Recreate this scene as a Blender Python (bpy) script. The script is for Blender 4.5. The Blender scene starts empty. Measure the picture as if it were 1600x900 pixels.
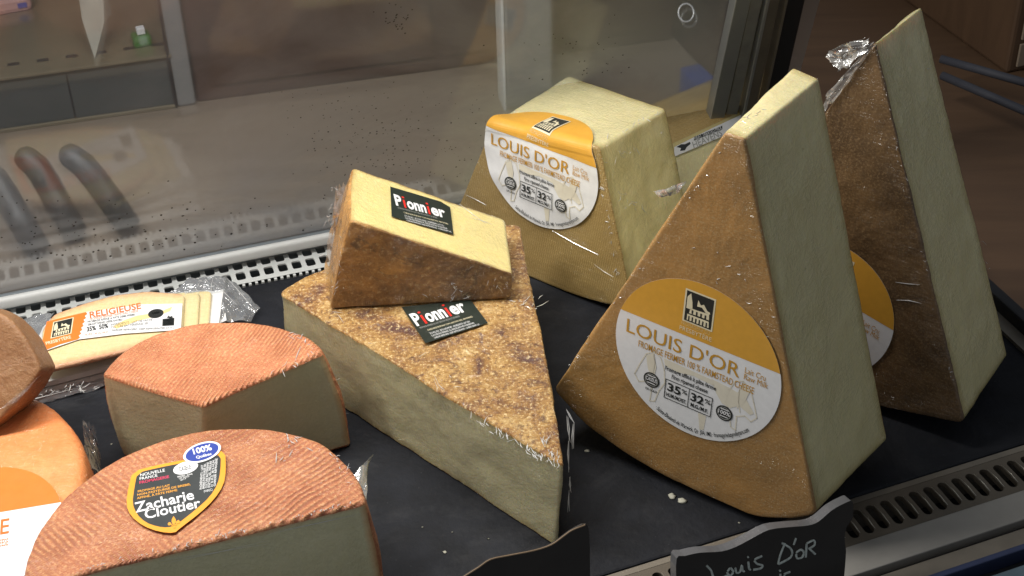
import bpy, bmesh, math, random
import numpy as np
from mathutils import Vector, noise, Matrix
random.seed(7)
R_ = math.radians
scene = bpy.context.scene
COL = scene.collection

# ---------------------------------------------------------------- camera
CAM = np.array([0., 0., .81])
TH, RO, F = R_(36.2), R_(-1.6), 2400.
_c, _s = math.cos(TH), math.sin(TH)
_r = np.array([1., 0, 0]); _u = np.array([0, _s, _c]); FW = np.array([0, _c, -_s])
RT = _r*math.cos(RO)+_u*math.sin(RO); UP = -_r*math.sin(RO)+_u*math.cos(RO)
cam = bpy.data.cameras.new('camera'); co = bpy.data.objects.new('camera', cam); COL.objects.link(co)
co.matrix_world = Matrix([[RT[0], UP[0], -FW[0], 0], [RT[1], UP[1], -FW[1], 0], [RT[2], UP[2], -FW[2], .81], [0, 0, 0, 1]])
cam.sensor_width = 36; cam.lens = 36*F/1600; cam.clip_start = .02; cam.clip_end = 60
scene.camera = co

# case frame: X along the rear rail, Y towards the back, Z up
PS = R_(20.5)
CX = np.array([math.cos(PS), math.sin(PS), 0.]); CY = np.array([-math.sin(PS), math.cos(PS), 0.]); CZ = np.array([0, 0, 1.])
def W(x, y, z): return x*CX+y*CY+z*CZ
PR = R_(17.3)   # the rear rail runs a little off the front one
RX = np.array([math.cos(PR), math.sin(PR), 0.]); RY = np.array([-math.sin(PR), math.cos(PR), 0.])
def WR(x, y, z): return x*RX+y*RY+z*CZ

# ---------------------------------------------------------------- light
w = bpy.data.worlds.new('World'); scene.world = w; w.use_nodes = True
wb = w.node_tree.nodes['Background']; wb.inputs[0].default_value = (.86, .92, 1, 1); wb.inputs[1].default_value = .20
def area(name, loc, aim, sx, sy, power, col):
    l = bpy.data.lights.new(name, 'AREA'); l.shape = 'RECTANGLE'; l.size = sx; l.size_y = sy; l.energy = power; l.color = col
    o = bpy.data.objects.new(name, l); COL.objects.link(o); o.location = loc
    d = (Vector(aim)-Vector(loc)).normalized()
    z = -d; x = Vector(CX); x = (x-z*x.dot(z)).normalized(); y = z.cross(x)
    o.matrix_world = Matrix([[x[0], y[0], z[0], loc[0]], [x[1], y[1], z[1], loc[1]], [x[2], y[2], z[2], loc[2]], [0, 0, 0, 1]])
    return o
area('case_lamp', W(-.02, 1.01, .74), W(.00, .88, 0), .86, .07, 11.0, (1, .965, .91))
area('left_fill', W(-.72, .42, .80), W(-.1, .85, .05), .35, .25, .95, (1, .97, .93))  # added fill light out of view, lifts the left-facing sides
vs = scene.view_settings
vs.view_transform = 'Standard'; vs.look = 'None'; vs.gamma = 1; vs.exposure = 0.0
scene.render.engine = 'CYCLES'
scene.cycles.transparent_max_bounces = 16

# ---------------------------------------------------------------- helpers
def rays(px):
    px = np.atleast_2d(np.array(px, float))
    return (px[:, :1]-800)*RT-(px[:, 1:]-450)*UP+F*FW
def hit(px, O, n):
    rd = rays(px); n = np.array(n, float)
    return CAM+rd*(((np.array(O)-CAM)@n)/(rd@n))[:, None]
def at(px, z=0.): return hit(px, (0, 0, z), (0, 0, 1.))
def to2(P, O, u, w_): return np.c_[(P-O)@u, (P-O)@w_]

def setp(o, label=None, cat=None, group=None, kind=None):
    if label: o['label'] = label
    if cat: o['category'] = cat
    if group: o['group'] = group
    if kind: o['kind'] = kind
    return o
def thing(name, loc, label, cat, group=None):
    o = bpy.data.objects.new(name, None); COL.objects.link(o); o.location = Vector(loc); o.empty_display_size = .02
    return setp(o, label, cat, group)
def mesh(name, V, Fc, mat, parent=None, smooth=True, attrs=None):
    V = np.array(V, float).reshape(-1, 3)
    p = parent; off = np.zeros(3)
    while p is not None: off += np.array(p.location); p = p.parent
    me = bpy.data.meshes.new(name); me.from_pydata((V-off).tolist(), [], [list(map(int, f)) for f in Fc])
    if attrs:
        for k, a in attrs.items():
            a = np.array(a, float)
            if a.ndim == 2:
                t = me.attributes.new(k, 'FLOAT_VECTOR', 'POINT'); t.data.foreach_set('vector', a.ravel())
            else:
                t = me.attributes.new(k, 'FLOAT', 'POINT'); t.data.foreach_set('value', a.ravel())
    me.materials.append(mat); me.update()
    if smooth: me.polygons.foreach_set('use_smooth', [True]*len(me.polygons))
    o = bpy.data.objects.new(name, me); COL.objects.link(o)
    if parent is not None: o.parent = parent
    return o
class MB:
    def __init__(s): s.V = []; s.F = []
    def add(s, V, Fc):
        b = len(s.V); s.V += [tuple(v) for v in V]; s.F += [[i+b for i in f] for f in Fc]; return s
    def box(s, x0, x1, y0, y1, z0, z1, f=W):
        s.add([f(x, y, z) for z in (z0, z1) for y in (y0, y1) for x in (x0, x1)],
              [(0, 2, 3, 1), (4, 5, 7, 6), (0, 1, 5, 4), (2, 6, 7, 3), (0, 4, 6, 2), (1, 3, 7, 5)]); return s
    def tube(s, pts, rad, seg=10, cap=True):
        pts = [np.array(p, float) for p in pts]; n = len(pts); rad = [rad]*n if np.isscalar(rad) else rad; V = []
        up = np.array([0, 0, 1.])
        for i, p in enumerate(pts):
            d = pts[min(i+1, n-1)]-pts[max(i-1, 0)]; d /= np.linalg.norm(d)+1e-12
            a = np.cross(d, up if abs(d[2]) < .95 else np.array([1., 0, 0])); a /= np.linalg.norm(a); b = np.cross(d, a)
            for k in range(seg):
                t = 2*math.pi*k/seg; V.append(p+rad[i]*(math.cos(t)*a+math.sin(t)*b))
        Fc = [(i*seg+k, i*seg+(k+1) % seg, (i+1)*seg+(k+1) % seg, (i+1)*seg+k) for i in range(n-1) for k in range(seg)]
        if cap: Fc += [list(range(seg))[::-1], [(n-1)*seg+k for k in range(seg)]]
        return s.add(V, Fc)
    def build(s, name, mat, parent=None, smooth=False, attrs=None): return mesh(name, s.V, s.F, mat, parent, smooth, attrs)
def bevel(o, wd, seg=2):
    m = o.modifiers.new('bevel', 'BEVEL'); m.width = wd; m.segments = seg; m.limit_method = 'ANGLE'; m.harden_normals = False
    return o

# ---------------------------------------------------------------- materials
class M:
    def __init__(s, name, base=(.5, .5, .5), rough=.5, **kw):
        s.m = bpy.data.materials.new(name); s.m.use_nodes = True; s.t = s.m.node_tree; s.N = s.t.nodes
        s.b = s.N['Principled BSDF']; s.b.inputs['Base Color'].default_value = (*base, 1); s.b.inputs['Roughness'].default_value = rough
        for k, v in kw.items(): s.b.inputs[k.replace('_', ' ')].default_value = v
    def n(s, typ, **kw):
        x = s.N.new('ShaderNode'+typ)
        for k, v in kw.items():
            if hasattr(x, k): setattr(x, k, v)
            else: x.inputs[k.replace('_', ' ')].default_value = v
        return x
    def l(s, a, b): s.t.links.new(a, b)
    def coord(s, attr='loc'):
        if attr == 'obj': return s.n('TexCoord').outputs['Object']
        if attr == 'geo': return s.n('NewGeometry').outputs['Position']
        return s.n('Attribute', attribute_name=attr).outputs['Vector']
    def map(s, c, scale=(1, 1, 1), rot=(0, 0, 0)):
        x = s.n('Mapping'); x.inputs['Scale'].default_value = scale; x.inputs['Rotation'].default_value = rot; s.l(c, x.inputs[0]); return x.outputs[0]
    def noise(s, c, scale, detail=4, rough=.55, dist=0):
        x = s.n('TexNoise'); x.inputs['Scale'].default_value = scale; x.inputs['Detail'].default_value = detail
        x.inputs['Roughness'].default_value = rough; x.inputs['Distortion'].default_value = dist; s.l(c, x.inputs['Vector']); return x.outputs['Fac']
    def wave(s, c, scale, dist=0, dscale=1, detail=2, direction='X'):
        x = s.n('TexWave'); x.bands_direction = direction; x.inputs['Scale'].default_value = scale; x.inputs['Distortion'].default_value = dist
        x.inputs['Detail'].default_value = detail; x.inputs['Detail Scale'].default_value = dscale; s.l(c, x.inputs['Vector']); return x.outputs['Fac']
    def ramp(s, f, stops):
        x = s.n('ValToRGB'); cr = x.color_ramp
        while len(cr.elements) < len(stops): cr.elements.new(.5)
        for e, (p, c) in zip(cr.elements, stops):
            e.position = p; e.color = (*c, 1) if not np.isscalar(c) else (c, c, c, 1)
        s.l(f, x.inputs[0]); return x.outputs[0]
    def mix(s, f, a, b, mode='MIX'):
        x = s.n('Mix', data_type='RGBA', blend_type=mode)
        for v, i in ((f, 0), (a, 6), (b, 7)):
            if hasattr(v, 'links'): s.l(v, x.inputs[i])
            else: x.inputs[i].default_value = v if np.isscalar(v) else (*v, 1)
        return x.outputs[2]
    def math(s, op, a, b=0.):
        x = s.n('Math', operation=op)
        for v, i in ((a, 0), (b, 1)):
            if hasattr(v, 'links'): s.l(v, x.inputs[i])
            else: x.inputs[i].default_value = v
        return x.outputs[0]
    def col(s, c): s.l(c, s.b.inputs['Base Color']); return s
    def bump(s, h, dist=.0006, strength=1, coat=False):
        x = s.n('Bump'); x.inputs['Distance'].default_value = dist; x.inputs['Strength'].default_value = strength; s.l(h, x.inputs['Height'])
        s.l(x.outputs[0], s.b.inputs['Coat Normal' if coat else 'Normal']); return s
    def film(s, weight=1., rough=.13, dist=.0006, scale=1., stretch=(1, 1, 1)):
        """cling film over the surface: a clear coat with its own creases"""
        s.b.inputs['Coat Weight'].default_value = weight; s.b.inputs['Coat Roughness'].default_value = rough; s.b.inputs['Coat IOR'].default_value = 1.45
        c = s.coord()
        ed = s.n('Attribute', attribute_name='ed').outputs['Fac']
        rg = lambda sc_, rot, off: s.math('POWER', s.math('ABSOLUTE', s.math('SUBTRACT', s.noise(s.map(c, sc_, (0, 0, rot)), 1, 3, .55, 1.8), .5)), .5)
        a = rg((170*scale, 16*scale, 60*scale), .7, 0); b = rg((22*scale, 130*scale, 60*scale), .3, 0)
        em = s.n('MapRange'); s.l(ed, em.inputs[0]); em.inputs[1].default_value = .020; em.inputs[2].default_value = .001; em.inputs[3].default_value = .0; em.inputs[4].default_value = 1.0
        k = s.math('ADD', s.math('MULTIPLY', em.outputs[0], s.ramp(s.noise(c, 30, 2), [(.42, .1), (.58, 1.)])), s.ramp(s.noise(c, 16, 2), [(.46, .12), (.66, .7)]))
        h = s.math('MULTIPLY', s.math('ADD', a, b), k)
        return s.bump(h, dist*5., 1, True)

def paste(name, light, edge, edge_w=.006, film=1.0, sss=.25, lines=True, spec=(.01, .6)):
    m = M(name, light, .42)
    c = m.coord(); rd = m.n('Attribute', attribute_name='rd').outputs['Fac']
    nz = m.noise(c, 60, 4)
    j = m.math('ADD', rd, m.math('MULTIPLY', m.math('SUBTRACT', nz, .5), edge_w*.9))
    f = m.n('MapRange'); m.l(j, f.inputs[0]); f.inputs[1].default_value = .0002; f.inputs[2].default_value = edge_w
    big = m.mix(m.ramp(m.noise(c, 9, 3), [(.35, 0.), (.7, 1.)]), light, tuple(x*.88 for x in light))
    fine = m.mix(m.ramp(m.noise(c, 420, 2), [(.42, .35), (.6, 0.)]), big, tuple(x*.8 for x in light))
    fine = m.mix(m.ramp(m.noise(m.map(c, (1, .08, 1), (0, 0, .2)), 120, 4, .6), [(.40, .16), (.55, 0.)]), fine, (light[0]*.82, light[1]*.78, light[2]*.62))
    m.col(m.mix(f.outputs[0], edge, fine))
    m.b.inputs['Subsurface Weight'].default_value = sss; m.b.inputs['Subsurface Radius'].default_value = (.010, .006, .002); m.b.inputs['Subsurface Scale'].default_value = 1
    h = m.noise(m.map(c, (1, .10, 1), (0, 0, .2)), 330, 3, .6, .4)           # knife drag
    eye = m.n('TexVoronoi'); eye.inputs['Scale'].default_value = 46; m.l(m.map(c, (1, 1.4, 1.2)), eye.inputs['Vector'])
    sel = m.n('TexVoronoi'); sel.inputs['Scale'].default_value = 46; m.l(m.map(c, (1, 1.4, 1.2)), sel.inputs['Vector'])
    sx = m.n('SeparateXYZ'); m.l(sel.outputs['Color'], sx.inputs[0])
    pit = m.math('MULTIPLY', m.ramp(eye.outputs['Distance'], [(.03, 1.), (.075, 0.)]), m.math('GREATER_THAN', sx.outputs[0], .80))
    h2 = m.math('SUBTRACT', m.math('ADD', m.math('MULTIPLY', h, .9), m.math('MULTIPLY', m.noise(c, 35, 4), 1.4)), m.math('MULTIPLY', pit, 1.5))
    m.bump(h2, .0005)
    if film: m.film(film, .14, .0007)
    return m.m

def rind_tan(name, c1, c2, c3, film=1., lines=0., rough=.55, speck=.5):
    """pressed alpine rind: fine grain with faint cloth lines"""
    m = M(name, c1, rough); c = m.coord()
    a = m.mix(m.ramp(m.noise(c, 16, 5, .6), [(.36, 0.), (.64, 1.)]), c1, c2)
    b = m.mix(m.ramp(m.noise(c, 520, 3, .7), [(.5, 0.), (.68, speck)]), a, c3)
    hb = m.noise(c, 420, 4, .65)
    if lines:
        wv = m.wave(m.map(c, (1, 1, 1), (0, 0, .15)), lines, .9, 30, 2)
        wx = m.wave(m.map(c, (1, 1, 1), (0, 0, .15)), lines*1.4, .9, 30, 2, 'Y')
        q = m.math('MULTIPLY', wv, wx)
        b = m.mix(m.math('MULTIPLY', q, .55), b, tuple(min(1, x*1.5) for x in c1)); hb = m.math('ADD', hb, q)
    m.col(b); m.bump(hb, .00035)
    if film: m.film(film, .12, .0005)
    return m.m

def basket(name, c1, c2, dark, hi, ang=None, x0=0., lam=.0063, cross=.0026):
    """washed rind printed by the weave of a basket mould: ridges, beaded across"""
    m = M(name, c1, .6); c = m.coord()
    wr = m.n('VectorMath', operation='ADD'); m.l(c, wr.inputs[0])
    nv = m.n('TexNoise'); nv.inputs['Scale'].default_value = 22; nv.inputs['Detail'].default_value = 3; m.l(c, nv.inputs['Vector'])
    sc = m.n('VectorMath', operation='SCALE'); sc.inputs['Scale'].default_value = .010; m.l(nv.outputs['Color'], sc.inputs[0]); m.l(sc.outputs[0], wr.inputs[1])
    xyz = m.n('SeparateXYZ'); m.l(wr.outputs[0], xyz.inputs[0]); X, Y = xyz.outputs[0], xyz.outputs[1]
    if ang is None:      # two fields of ridges meeting in a V
        ph = m.math('SUBTRACT', m.math('ABSOLUTE', m.math('SUBTRACT', X, x0)), Y); cr = m.math('ADD', m.math('ABSOLUTE', m.math('SUBTRACT', X, x0)), Y)
    else:
        ca, sa = math.cos(ang), math.sin(ang)
        ph = m.math('SUBTRACT', m.math('MULTIPLY', X, sa), m.math('MULTIPLY', Y, ca)); cr = m.math('ADD', m.math('MULTIPLY', X, ca), m.math('MULTIPLY', Y, sa))
    sn = lambda p, l: m.math('MULTIPLY', m.math('ADD', m.math('SINE', m.math('MULTIPLY', p, 2*math.pi/l)), 1.), .5)
    ra, rb = sn(ph, lam), sn(cr, cross)
    vis = m.ramp(m.noise(c, 26, 4), [(.34, .25), (.6, 1.)])
    bead = m.ramp(m.noise(c, 17, 3), [(.42, .15), (.58, .8)])
    q = m.math('MULTIPLY', m.math('MULTIPLY', ra, vis), m.math('SUBTRACT', 1., m.math('MULTIPLY', bead, rb)))
    base = m.mix(m.ramp(m.noise(c, 30, 5), [(.35, 0.), (.68, 1.)]), c1, c2)
    gr = m.noise(c, 420, 3, .75)
    base = m.mix(m.ramp(gr, [(.50, 0.), (.66, .8)]), base, hi); base = m.mix(m.ramp(gr, [(.34, .55), (.48, 0.)]), base, dark)
    m.col(m.mix(m.math('MULTIPLY', m.math('SUBTRACT', m.math('MULTIPLY', vis, .85), q), .95), base, dark))
    m.bump(m.math('ADD', q, m.math('MULTIPLY', m.noise(c, 380, 4, .7), .9)), .0011)
    m.film(.45, .15, .0007)
    return m.m

def mottled(name, stops, spot, film=1., sc=1., rough=.6, speckle=1., side=False):
    m = M(name, stops[0][1], rough); c = m.coord()
    n1 = m.noise(c, 30*sc, 8, .72, .4)
    if side:      # smoother and more amber towards the rim end
        gx = m.n('SeparateXYZ'); m.l(c, gx.inputs[0]); gm = m.n('MapRange'); m.l(gx.outputs[0], gm.inputs[0]); gm.inputs[1].default_value = -.01; gm.inputs[2].default_value = .13; gm.inputs[3].default_value = .14; gm.inputs[4].default_value = -.05
        gz = m.n('MapRange'); m.l(gx.outputs[1], gz.inputs[0]); gz.inputs[1].default_value = .0; gz.inputs[2].default_value = .08; gz.inputs[3].default_value = -.05; gz.inputs[4].default_value = .05
        n1 = m.math('ADD', n1, m.math('ADD', gm.outputs[0], gz.outputs[0]))
    a = m.ramp(n1, stops)
    sp = m.ramp(m.noise(c, 75*sc, 5, .7, .8), [(.55, 0.), (.66, 1.)])
    b = m.mix(m.math('MULTIPLY', sp, .75), a, spot)
    g2 = m.noise(c, 330*max(sc, .6), 4, .75)
    if speckle: b = m.mix(m.ramp(g2, [(.54, 0.), (.66, .75*speckle)]), b, (.86, .68, .36)); b = m.mix(m.ramp(g2, [(.34, .8*speckle), (.46, 0.)]), b, tuple(x*.5 for x in spot))
    m.col(b)
    m.bump(m.math('ADD', m.noise(c, 120*sc, 6, .7), m.math('MULTIPLY', m.noise(c, 420, 3), .5)), .0014)
    if film: m.film(film, .1, .001)
    return m.m

def plain(name, c, rough=.5, metal=0., coat=0., nz=.12, sc=60, bump=.0):
    m = M(name, c, rough, Metallic=metal); m.b.inputs['Coat Weight'].default_value = coat; m.b.inputs['Coat Roughness'].default_value = .12
    g = m.coord('geo'); f = m.noise(g, sc, 4)
    m.col(m.mix(m.ramp(f, [(.3, 0.), (.7, 1.)]), tuple(x*(1-nz) for x in c), tuple(min(1, x*(1+nz)) for x in c)))
    r = m.n('MapRange'); m.l(m.noise(g, sc*.4, 3), r.inputs[0]); r.inputs[3].default_value = max(0, rough-.08); r.inputs[4].default_value = min(1, rough+.1); m.l(r.outputs[0], m.b.inputs['Roughness'])
    if bump: m.bump(m.noise(g, sc*5, 3), bump)
    return m.m

def clear(name, tint=(1, 1, 1), glossy=.2, diffuse=.05, rough=.1, bumpd=.0, dcol=(.8, .8, .8), bscale=90):
    """thin clear sheet: see-through, a sheen and a trace of milkiness"""
    m = M(name); t = m.n('BsdfTransparent'); t.inputs[0].default_value = (*tint, 1)
    g = m.n('BsdfGlossy'); g.inputs['Roughness'].default_value = rough
    d = m.n('BsdfDiffuse'); d.inputs[0].default_value = (*dcol, 1)
    fr = m.n('Fresnel'); fr.inputs[0].default_value = 1.5
    if bumpd:
        b = m.n('Bump'); b.inputs['Distance'].default_value = bumpd; c = m.coord('geo')
        m.l(m.noise(c, bscale, 4, .6, 1.), b.inputs['Height']); m.l(b.outputs[0], g.inputs['Normal'])
    a = m.n('MixShader'); m.l(m.math('ADD', fr.outputs[0], glossy), a.inputs[0]); m.l(t.outputs[0], a.inputs[1]); m.l(g.outputs[0], a.inputs[2])
    e = m.n('MixShader'); e.inputs[0].default_value = diffuse; m.l(a.outputs[0], e.inputs[1]); m.l(d.outputs[0], e.inputs[2])
    m.l(e.outputs[0], m.N['Material Output'].inputs[0]); m.dm = e
    return m

FILM = clear('cling_film', glossy=.10, diffuse=.05, rough=.12, bumpd=.002).m
FILM_T = clear('cling_film_gathered', glossy=.22, diffuse=.22, rough=.18, bumpd=.002, dcol=(.85, .85, .8)).m
FILM_GLINT = clear('film_fold_glint', glossy=.35, diffuse=.50, rough=.22, dcol=(.9, .9, .88)).m  # white diffuse share paints the lamp's highlights onto the folds
FILM_S = clear('stretched_film', glossy=.10, diffuse=.03, rough=.11, bumpd=.0035, bscale=230).m
FILM_K = clear('film_edge', glossy=.0, diffuse=.05, rough=.2, bumpd=.001).m
BAG = clear('vacuum_bag', tint=(.93, .95, .98), glossy=.10, diffuse=.16, rough=.16, bumpd=.003, dcol=(.75, .78, .82)).m

P_LOUIS = paste('paste_cream', (.82, .73, .40), (.50, .40, .16), .010)
P_BIG = paste('paste_slab', (.58, .53, .32), (.44, .34, .15), .008)
P_PION = paste('paste_yellow', (.84, .70, .30), (.34, .20, .06), .0045, spec=(0, 0))
P_ZACH = paste('paste_pale', (.66, .63, .40), (.54, .31, .14), .006, sss=.08)
P_REL = paste('paste_sliced', (.80, .66, .36), (.72, .40, .20), .007, film=.8)
RD_L1 = rind_tan('rind_olive', (.31, .20, .062), (.37, .25, .085), (.52, .40, .18), lines=150.)
RD_L2 = rind_tan('rind_amber', (.41, .215, .062), (.32, .175, .056), (.52, .38, .19))
RD_L3 = rind_tan('rind_brown', (.085, .048, .020), (.17, .095, .036), (.32, .21, .10), speck=.5)
RD_PB = mottled('rind_mottled_top', [(.36, (.10, .035, .02)), (.45, (.27, .125, .03)), (.55, (.40, .215, .055)), (.66, (.55, .36, .14))], (.085, .03, .025))
RD_PS = mottled('rind_brown_side', [(.30, (.085, .042, .018)), (.45, (.20, .098, .03)), (.58, (.34, .165, .042)), (.70, (.50, .25, .06))], (.07, .04, .02), sc=.7, speckle=.35, side=True)
RD_PR = mottled('rind_amber_rim', [(.28, (.50, .27, .07)), (.5, (.62, .38, .12)), (.72, (.72, .50, .2))], (.40, .2, .06), sc=.5)
RD_Z = basket('rind_basket', (.56, .235, .10), (.51, .185, .08), (.30, .085, .04), (.74, .44, .21), x0=-.215)
RD_Z2 = basket('rind_basket_back', (.64, .25, .11), (.60, .205, .092), (.38, .12, .05), (.78, .47, .22), ang=R_(68), lam=.0030, cross=.0022)
RD_OR = mottled('rind_orange_disc', [(.3, (.70, .21, .055)), (.5, (.74, .27, .085)), (.7, (.76, .38, .14))], (.72, .24, .07), sc=.35, film=.7, speckle=.15)
RD_REL = mottled('rind_slice_edge', [(.3, (.55, .26, .13)), (.5, (.62, .34, .19)), (.7, (.70, .45, .28))], (.5, .22, .1), sc=.5, film=.8, speckle=.1)
RD_BR = mottled('rind_tan_wedge', [(.3, (.22, .098, .036)), (.5, (.27, .13, .052)), (.7, (.33, .18, .085))], (.26, .125, .048), sc=.4, film=.4, speckle=.12)

# ---------------------------------------------------------------- the solid: a slice of a wheel
def sample_loop(front, back, ds=.0026):
    """front/back: (a, b, tag, corner radius). Same sample count on both."""
    n = len(front); A = np.array([p[:2] for p in front], float); B = np.array([p[:2] for p in back], float)
    outA, outB, tags = [], [], []
    def corner(P, i, r):
        e1 = P[i-1]-P[i]; e2 = P[(i+1) % n]-P[i]; l1, l2 = np.linalg.norm(e1), np.linalg.norm(e2)
        return P[i]+e1/l1*min(r, l1*.49), P[i], P[i]+e2/l2*min(r, l2*.49)
    CA = [corner(A, i, front[i][3]) for i in range(n)]; CB = [corner(B, i, front[i][3]) for i in range(n)]
    for i in range(n):
        tprev, tnext = front[i-1][2], front[i][2]
        for k in range(6):
            t = k/6.
            for Cc, out in ((CA, outA), (CB, outB)):
                p0, p1, p2 = Cc[i]; out.append((1-t)**2*p0+2*t*(1-t)*p1+t*t*p2)
            tags.append(tprev if k < 3 else tnext)
        j = (i+1) % n; a0, a1 = CA[i][2], CA[j][0]; b0, b1 = CB[i][2], CB[j][0]
        m = max(1, int(np.linalg.norm(a1-a0)/ds))
        for k in range(m):
            t = k/m; outA.append(a0+(a1-a0)*t); outB.append(b0+(b1-b0)*t); tags.append(tnext)
    return np.array(outA), np.array(outB), tags

def inward(P):
    T = np.roll(P, -1, 0)-np.roll(P, 1, 0); L = np.linalg.norm(T, axis=1)[:, None]; N = np.c_[-T[:, 1], T[:, 0]]/(L+1e-12)
    area_ = np.sum(P[:, 0]*np.roll(P[:, 1], -1)-np.roll(P[:, 0], -1)*P[:, 1])
    return N if area_ > 0 else -N

def slice_solid(parent, front, back, O, u, w_, n, T, cap='rind', er=.0018, bulge=0., amp=None, mats=None, ncap=34, labels=None, ds=.0026, shift=0., rimgap=None):
    O, u, w_, n = [np.array(q, float) for q in (O, u, w_, n)]
    amp = amp or dict(rind=.0007, paste=.0004)
    A, B, tags = sample_loop(front, back, ds); N_ = len(A)
    is_rim = np.array([1. if t == 'rind' else 0. for t in tags])
    rimidx = np.where(is_rim > 0)[0]
    nT = max(4, int((T-2*er)/.003)); prof = [(er*(1-math.sin(f)), er*(1-math.cos(f))) for f in (0, R_(30), R_(60), R_(90))]
    rings = [(i, t, 'cap0' if k == 0 else 'edge') for k, (i, t) in enumerate(prof)]
    rings += [(0, er+(T-2*er)*k/nT, 'side') for k in range(1, nT)]
    rings += [(i, T-t, 'edge') for i, t in reversed(prof)]
    V, loc, rd, nor, ed = [], [], [], [], []
    IA, IB = inward(A), inward(B)
    sm = np.convolve(np.r_[is_rim[-8:], is_rim, is_rim[:8]], np.ones(9)/9, 'same')[8:-8]
    for inset, t, kind in rings:
        f = t/T; P = A*(1-f)+B*f; I = IA*(1-f)+IB*f
        P = P+I*inset - I*(bulge*math.sin(math.pi*f)*sm)[:, None]
        if len(rimidx) and cap == 'rind': d = np.full(N_, min(t, T-t))
        else: d = np.full(N_, .05)
        if len(rimidx):
            Q = P[rimidx]; dd = np.sqrt(((P[:, None, :]-Q[None, ::3, :])**2).sum(2)).min(1); d = np.minimum(d, dd)
        V.append(O+P[:, :1]*u+P[:, 1:]*w_+t*n); loc.append(np.c_[P, np.full(N_, t)]); rd.append(d)
        ed.append(np.full(N_, min(t, T-t)))
        c = (inset/er if er else 0); nn = -I[:, :1]*u-I[:, 1:]*w_; nn = nn*(1-c)+(-n if t < T/2 else n)*c; nor.append(nn)
    nr = len(rings); V = list(np.vstack(V)); loc = list(np.vstack(loc)); rd = list(np.hstack(rd)); ed = list(np.hstack(ed)); nor = list(np.vstack(nor))
    faces = {'rind': [], 'paste': []}
    side = lambda i: 'rind' if is_rim[i] else 'paste'
    for r in range(nr-1):
        for i in range(N_):
            j = (i+1) % N_; faces['rind' if cap == 'rind' and (r < 3 or r >= nr-4) else side(i)].append((r*N_+i, r*N_+j, (r+1)*N_+j, (r+1)*N_+i))
    # caps as shrinking rings
    for base, t, sgn in ((0, 0., -1), ((nr-1)*N_, T, 1)):
        P0 = np.array(loc[base:base+N_])[:, :2]; c = P0.mean(0) if shift == 0 else P0.mean(0)+shift; prev = base
        K = ncap if sgn < 0 else 6
        for k in range(1, K):
            s = 1-k/K; P = c+(P0-c)*s; b0 = len(V)
            V += list(O+P[:, :1]*u+P[:, 1:]*w_+t*n); loc += list(np.c_[P, np.full(N_, t)]); nor += [sgn*n]*N_
            ed += list(np.sqrt(((P[:, None, :]-P0[None, ::3, :])**2).sum(2)).min(1))
            if cap == 'paste' and len(rimidx):
                Q = P0[rimidx]; rd += list(np.sqrt(((P[:, None, :]-Q[None, ::3, :])**2).sum(2)).min(1))
            else: rd += [.05]*N_
            for i in range(N_):
                j = (i+1) % N_; q = (prev+i, prev+j, b0+j, b0+i); faces[cap].append(q if sgn > 0 else q[::-1])
            prev = b0
        ci = len(V); V.append(O+c[0]*u+c[1]*w_+t*n); loc.append(np.array([c[0], c[1], t])); rd.append(.05); ed.append(.05); nor.append(sgn*n)
        for i in range(N_):
            j = (i+1) % N_; faces[cap].append((prev+i, prev+j, ci) if sgn > 0 else (prev+j, prev+i, ci))
    V = np.array(V); loc = np.array(loc); rd = np.array(rd); ed = np.array(ed); nor = np.array(nor)
    nvr = np.zeros(len(V)); 
    for f in faces['rind']:
        for i in f: nvr[i] = 1
    seed = Vector(O*3)
    dsp = np.empty(len(V))
    for i, p in enumerate(V):
        q = Vector(p)
        a = amp['rind'] if nvr[i] else amp['paste']
        dsp[i] = a*(noise.fractal(q*38+seed, 1., 2., 4)*.9+noise.noise(q*16+seed))
        if nvr[i]: dsp[i] += a*.35*noise.noise(q*240)
    V = V+nor*dsp[:, None]
    flip = np.sum(A[:, 0]*np.roll(A[:, 1], -1)-np.roll(A[:, 0], -1)*A[:, 1]) < 0
    hand = np.dot(np.cross(u, w_), n) > 0
    out = {}
    for k, fs in faces.items():
        if not fs: continue
        q4 = np.array([f if len(f) == 4 else (f[0], f[1], f[2], f[2]) for f in fs])
        fn = np.cross(V[q4[:, 2]]-V[q4[:, 0]], V[q4[:, 3]]-V[q4[:, 1]]); rf = nor[q4].sum(1); bad = (fn*rf).sum(1) < 0
        fs = [f[::-1] if b_ else f for f, b_ in zip(fs, bad)]
        fs = np.array([f if len(f) == 4 else (*f, -1) for f in fs]); used = np.unique(fs[fs >= 0]); mp = -np.ones(len(V), int); mp[used] = np.arange(len(used))
        L = [[mp[i] for i in f if i >= 0] for f in fs]
        o = mesh({'rind': 'rind', 'paste': 'cut_face'}[k] if not labels else labels[k], V[used], L, mats[k], parent, True, dict(loc=loc[used], rd=rd[used], ed=ed[used]))
        out[k] = o
    return out

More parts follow.
